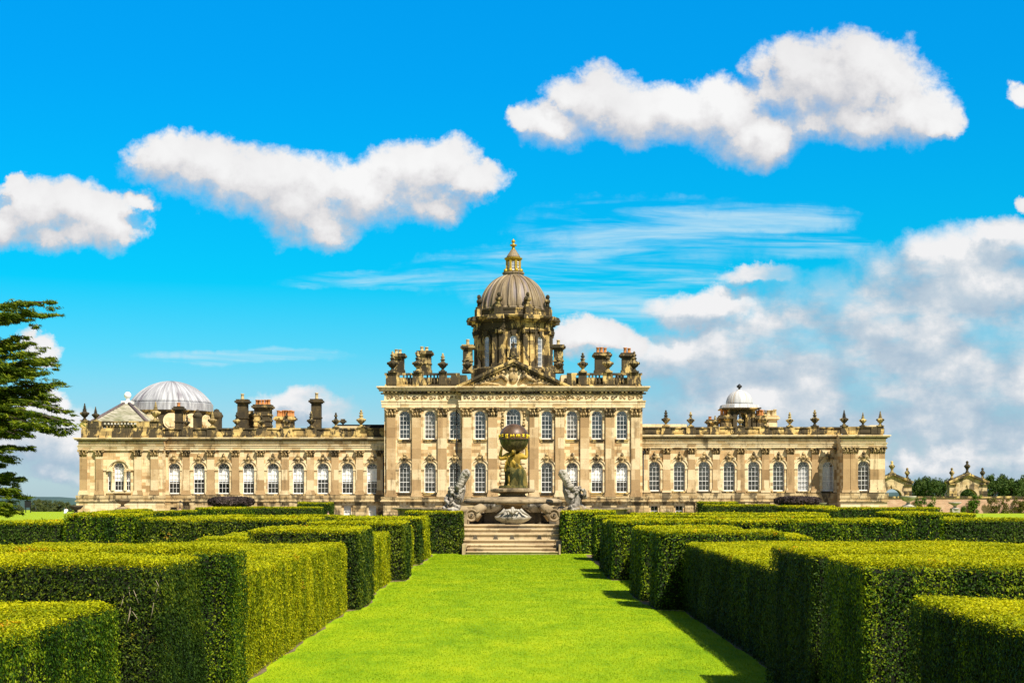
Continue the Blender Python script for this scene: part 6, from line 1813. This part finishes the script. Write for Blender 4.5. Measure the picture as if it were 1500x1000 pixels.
def cloud_field(name, blobs, warp=.012, amp=(1.25, 0, .7)):
    """group: soft union of tilted puffs in direction space, warped by noise; returns density field"""
    g = bpy.data.node_groups.new(name, 'ShaderNodeTree')
    g.interface.new_socket('Vector', in_out='INPUT', socket_type='NodeSocketVector')
    g.interface.new_socket('Value', in_out='OUTPUT', socket_type='NodeSocketFloat')
    q = NT(g); gi = q.node('NodeGroupInput'); go = q.node('NodeGroupOutput')
    P = gi.outputs[0]
    n1 = q.noise(P, 16.0, 6, 0.62, 0, 1)
    w = q.vmath('MULTIPLY', q.vmath('SUBTRACT', n1, (.5, .5, .5)), (warp*4, warp*4, 0))
    Pw = q.vmath('ADD', P, w)
    acc = None
    for (px, py, rx, ry) in blobs:
        c = puv(px, py)
        d = q.vmath('MULTIPLY', q.vmath('SUBTRACT', Pw, (c[0], c[1], 0)), (F/rx, F/ry, 0))
        f = q.math('SUBTRACT', 1.0, q.vmath('DOT_PRODUCT', d, d))
        if acc is None: acc = f
        else:
            o = q.node('ShaderNodeMath', operation='SMOOTH_MAX'); q.set(o.inputs[0], acc); q.set(o.inputs[1], f); o.inputs[2].default_value = .35; acc = o.outputs[0]
    fb = q.noise(P, 40.0, 5, 0.60)
    val = q.math('ADD', acc, q.math('MULTIPLY', q.math('SUBTRACT', fb, .5), amp[0]))
    if amp[2]: val = q.math('ADD', val, q.math('MULTIPLY', q.math('SUBTRACT', q.noise(P, 130.0, 5, 0.65), .5), amp[2]))
    q.l.new(val, go.inputs[0])
    return g
def inst(g, vec):
    o = t.node('ShaderNodeGroup'); o.node_tree = g; t.set(o.inputs[0], vec); return o.outputs[0]
CUM = [
    (40, 300, 70, 48), (100, 300, 85, 50), (165, 315, 60, 48), (100, 335, 110, 30), (215, 285, 25, 18), (0, 330, 50, 36), (20, 262, 20, 14), 
    (255, 225, 72, 40), (310, 245, 80, 52), (370, 272, 90, 62), (440, 290, 95, 62), (480, 325, 60, 36), (545, 275, 90, 55), (600, 245, 80, 48), (645, 240, 62, 42), (690, 265, 60, 26), (620, 290, 60, 36),
    (870, 150, 80, 58), (810, 185, 62, 46), (930, 170, 70, 44), (1000, 165, 80, 48), (1070, 160, 85, 52), (1110, 195, 90, 46), (1180, 120, 85, 66), (1250, 120, 110, 78), (1330, 165, 75, 54), (1250, 180, 130, 38), (760, 185, 28, 22), (1380, 185, 36, 24),
    (1500, 136, 24, 22), (62, 505, 34, 28), (60, 590, 45, 26), (860, 490, 70, 32), (920, 500, 30, 20), (1500, 300, 22, 13)]
cum = cloud_field('cumulus', CUM); cums = cloud_field('cumulus_body', CUM, .010, (1.1, 0, 0))
off = (0.007, 0.014, 0.0)
c0 = inst(cum, UV); s0 = inst(cums, UV); c1 = inst(cums, t.vmath('ADD', UV, off)); 
lit = t.maprange(t.math('SUBTRACT', s0, c1), -.50, .55, 0.0, 1.0)
cov = t.node('ShaderNodeMapRange'); cov.interpolation_type = 'SMOOTHSTEP'; t.set(cov.inputs[0], c0); cov.inputs[1].default_value = -.22; t.set(cov.inputs[2], t.maprange(lit, .2, .75, 1.15, .48)); cov = cov.outputs[0]
thick = t.maprange(c0, .25, 1.1)
big = t.noise(UV, 11.0, 4, .55)
shade = t.math('ADD', t.math('ADD', t.math('MULTIPLY', lit, .62), t.math('MULTIPLY', t.maprange(big, .3, .7), .22)), t.math('MULTIPLY', thick, .08), clamp=True)
CL = 9.45
ccol = t.ramp(shade, [(0.05, (0.52*CL, 0.56*CL, 0.64*CL)), (0.30, (0.66*CL, 0.67*CL, 0.71*CL)), (0.55, (0.83*CL, 0.82*CL, 0.83*CL)), (0.85, (1.0*CL, 1.0*CL, 1.0*CL))])
# ---- broken cloud bank low on the right
bank = cloud_field('cloud_bank', [(1420, 400, 190, 66), (1330, 470, 240, 80), (1180, 520, 270, 78), (1060, 530, 180, 66), (1250, 590, 330, 80), (1450, 560, 200, 130), (1430, 680, 150, 46), (1100, 600, 240, 50), (1030, 450, 90, 30), (1110, 410, 70, 20), (1480, 360, 90, 40), (1360, 690, 90, 30), (440, 600, 90, 26), (60, 640, 150, 50), (130, 690, 120, 24)], .014, (1.1, 0, .0))
uvb = t.vmath('MULTIPLY', UV, (.75, 1.5, 1))
b0 = inst(bank, UV); b1 = inst(bank, t.vmath('ADD', UV, (.008, .012, 0)))
bn = t.noise(uvb, 15.0, 6, .55)
bcov = t.math('MULTIPLY', t.maprange(b0, -.25, .70), t.maprange(bn, .33, .52, .42, 1.0))
bshade = t.math('ADD', t.math('MULTIPLY', t.maprange(t.math('SUBTRACT', b0, b1), -.45, .55), .6), t.math('MULTIPLY', t.maprange(bn, .38, .66), .42), clamp=True)
bcol = t.ramp(bshade, [(0.1, (0.40*CL, 0.54*CL, 0.68*CL)), (0.42, (0.55*CL, 0.66*CL, 0.76*CL)), (0.66, (0.74*CL, 0.79*CL, 0.84*CL)), (0.86, (0.95*CL, 0.95*CL, 0.96*CL))])
# ---- thin streaks
su = t.node('ShaderNodeMapping'); t.set(su.inputs[0], UV); su.inputs['Rotation'].default_value = (0, 0, R(-9)); su.inputs['Scale'].default_value = (4.0, 42.0, 1)
st = t.noise(su.outputs[0], 1.6, 6, .62, .6)
sm_ = cloud_field('streak_area', [(960, 340, 210, 55), (1130, 320, 130, 26), (1190, 360, 90, 22), (830, 400, 240, 46), (560, 410, 160, 14), (360, 522, 160, 12), (900, 430, 220, 60)], .004)
scov = t.math('MULTIPLY', t.maprange(inst(sm_, UV), -.2, .8), t.maprange(st, .38, .70, 0, .75))
# ---- pale veil towards the horizon
veil = t.maprange(v, .10, -.005, 0, .42)
col = t.mix(t.math('MULTIPLY', veil, front), skyc, (0.40*CL, 0.66*CL, 0.84*CL, 1))
col = t.mix(t.math('MULTIPLY', scov, front), col, (0.62*CL, 0.86*CL, 0.97*CL, 1))
col = t.mix(t.math('MULTIPLY', bcov, front), col, bcol)
col = t.mix(t.math('MULTIPLY', cov, front), col, ccol)
t.l.new(col, bg.inputs[0]); bg.inputs[1].default_value = 0.055
world.cycles.sampling_method = 'MANUAL'; world.cycles.sample_map_resolution = 512

cam = bpy.data.cameras.new('camera'); co = bpy.data.objects.new('camera', cam); COL.objects.link(co)
co.location = (0, 0, CZ); co.rotation_euler = (R(90), 0, 0)
cam.sensor_width = 36.0; cam.lens = 36.0*F/1500.0; cam.shift_y = 0.15
cam.clip_start = 0.1; cam.clip_end = 20000
scn.camera = co
scn.view_settings.view_transform = 'Standard'; scn.view_settings.look = 'None'
scn.view_settings.exposure = 0.85; scn.view_settings.gamma = 1.0
scn.render.engine = 'CYCLES'
scn.cycles.max_bounces = 6; scn.cycles.transparent_max_bounces = 8
scn.cycles.use_denoising = True
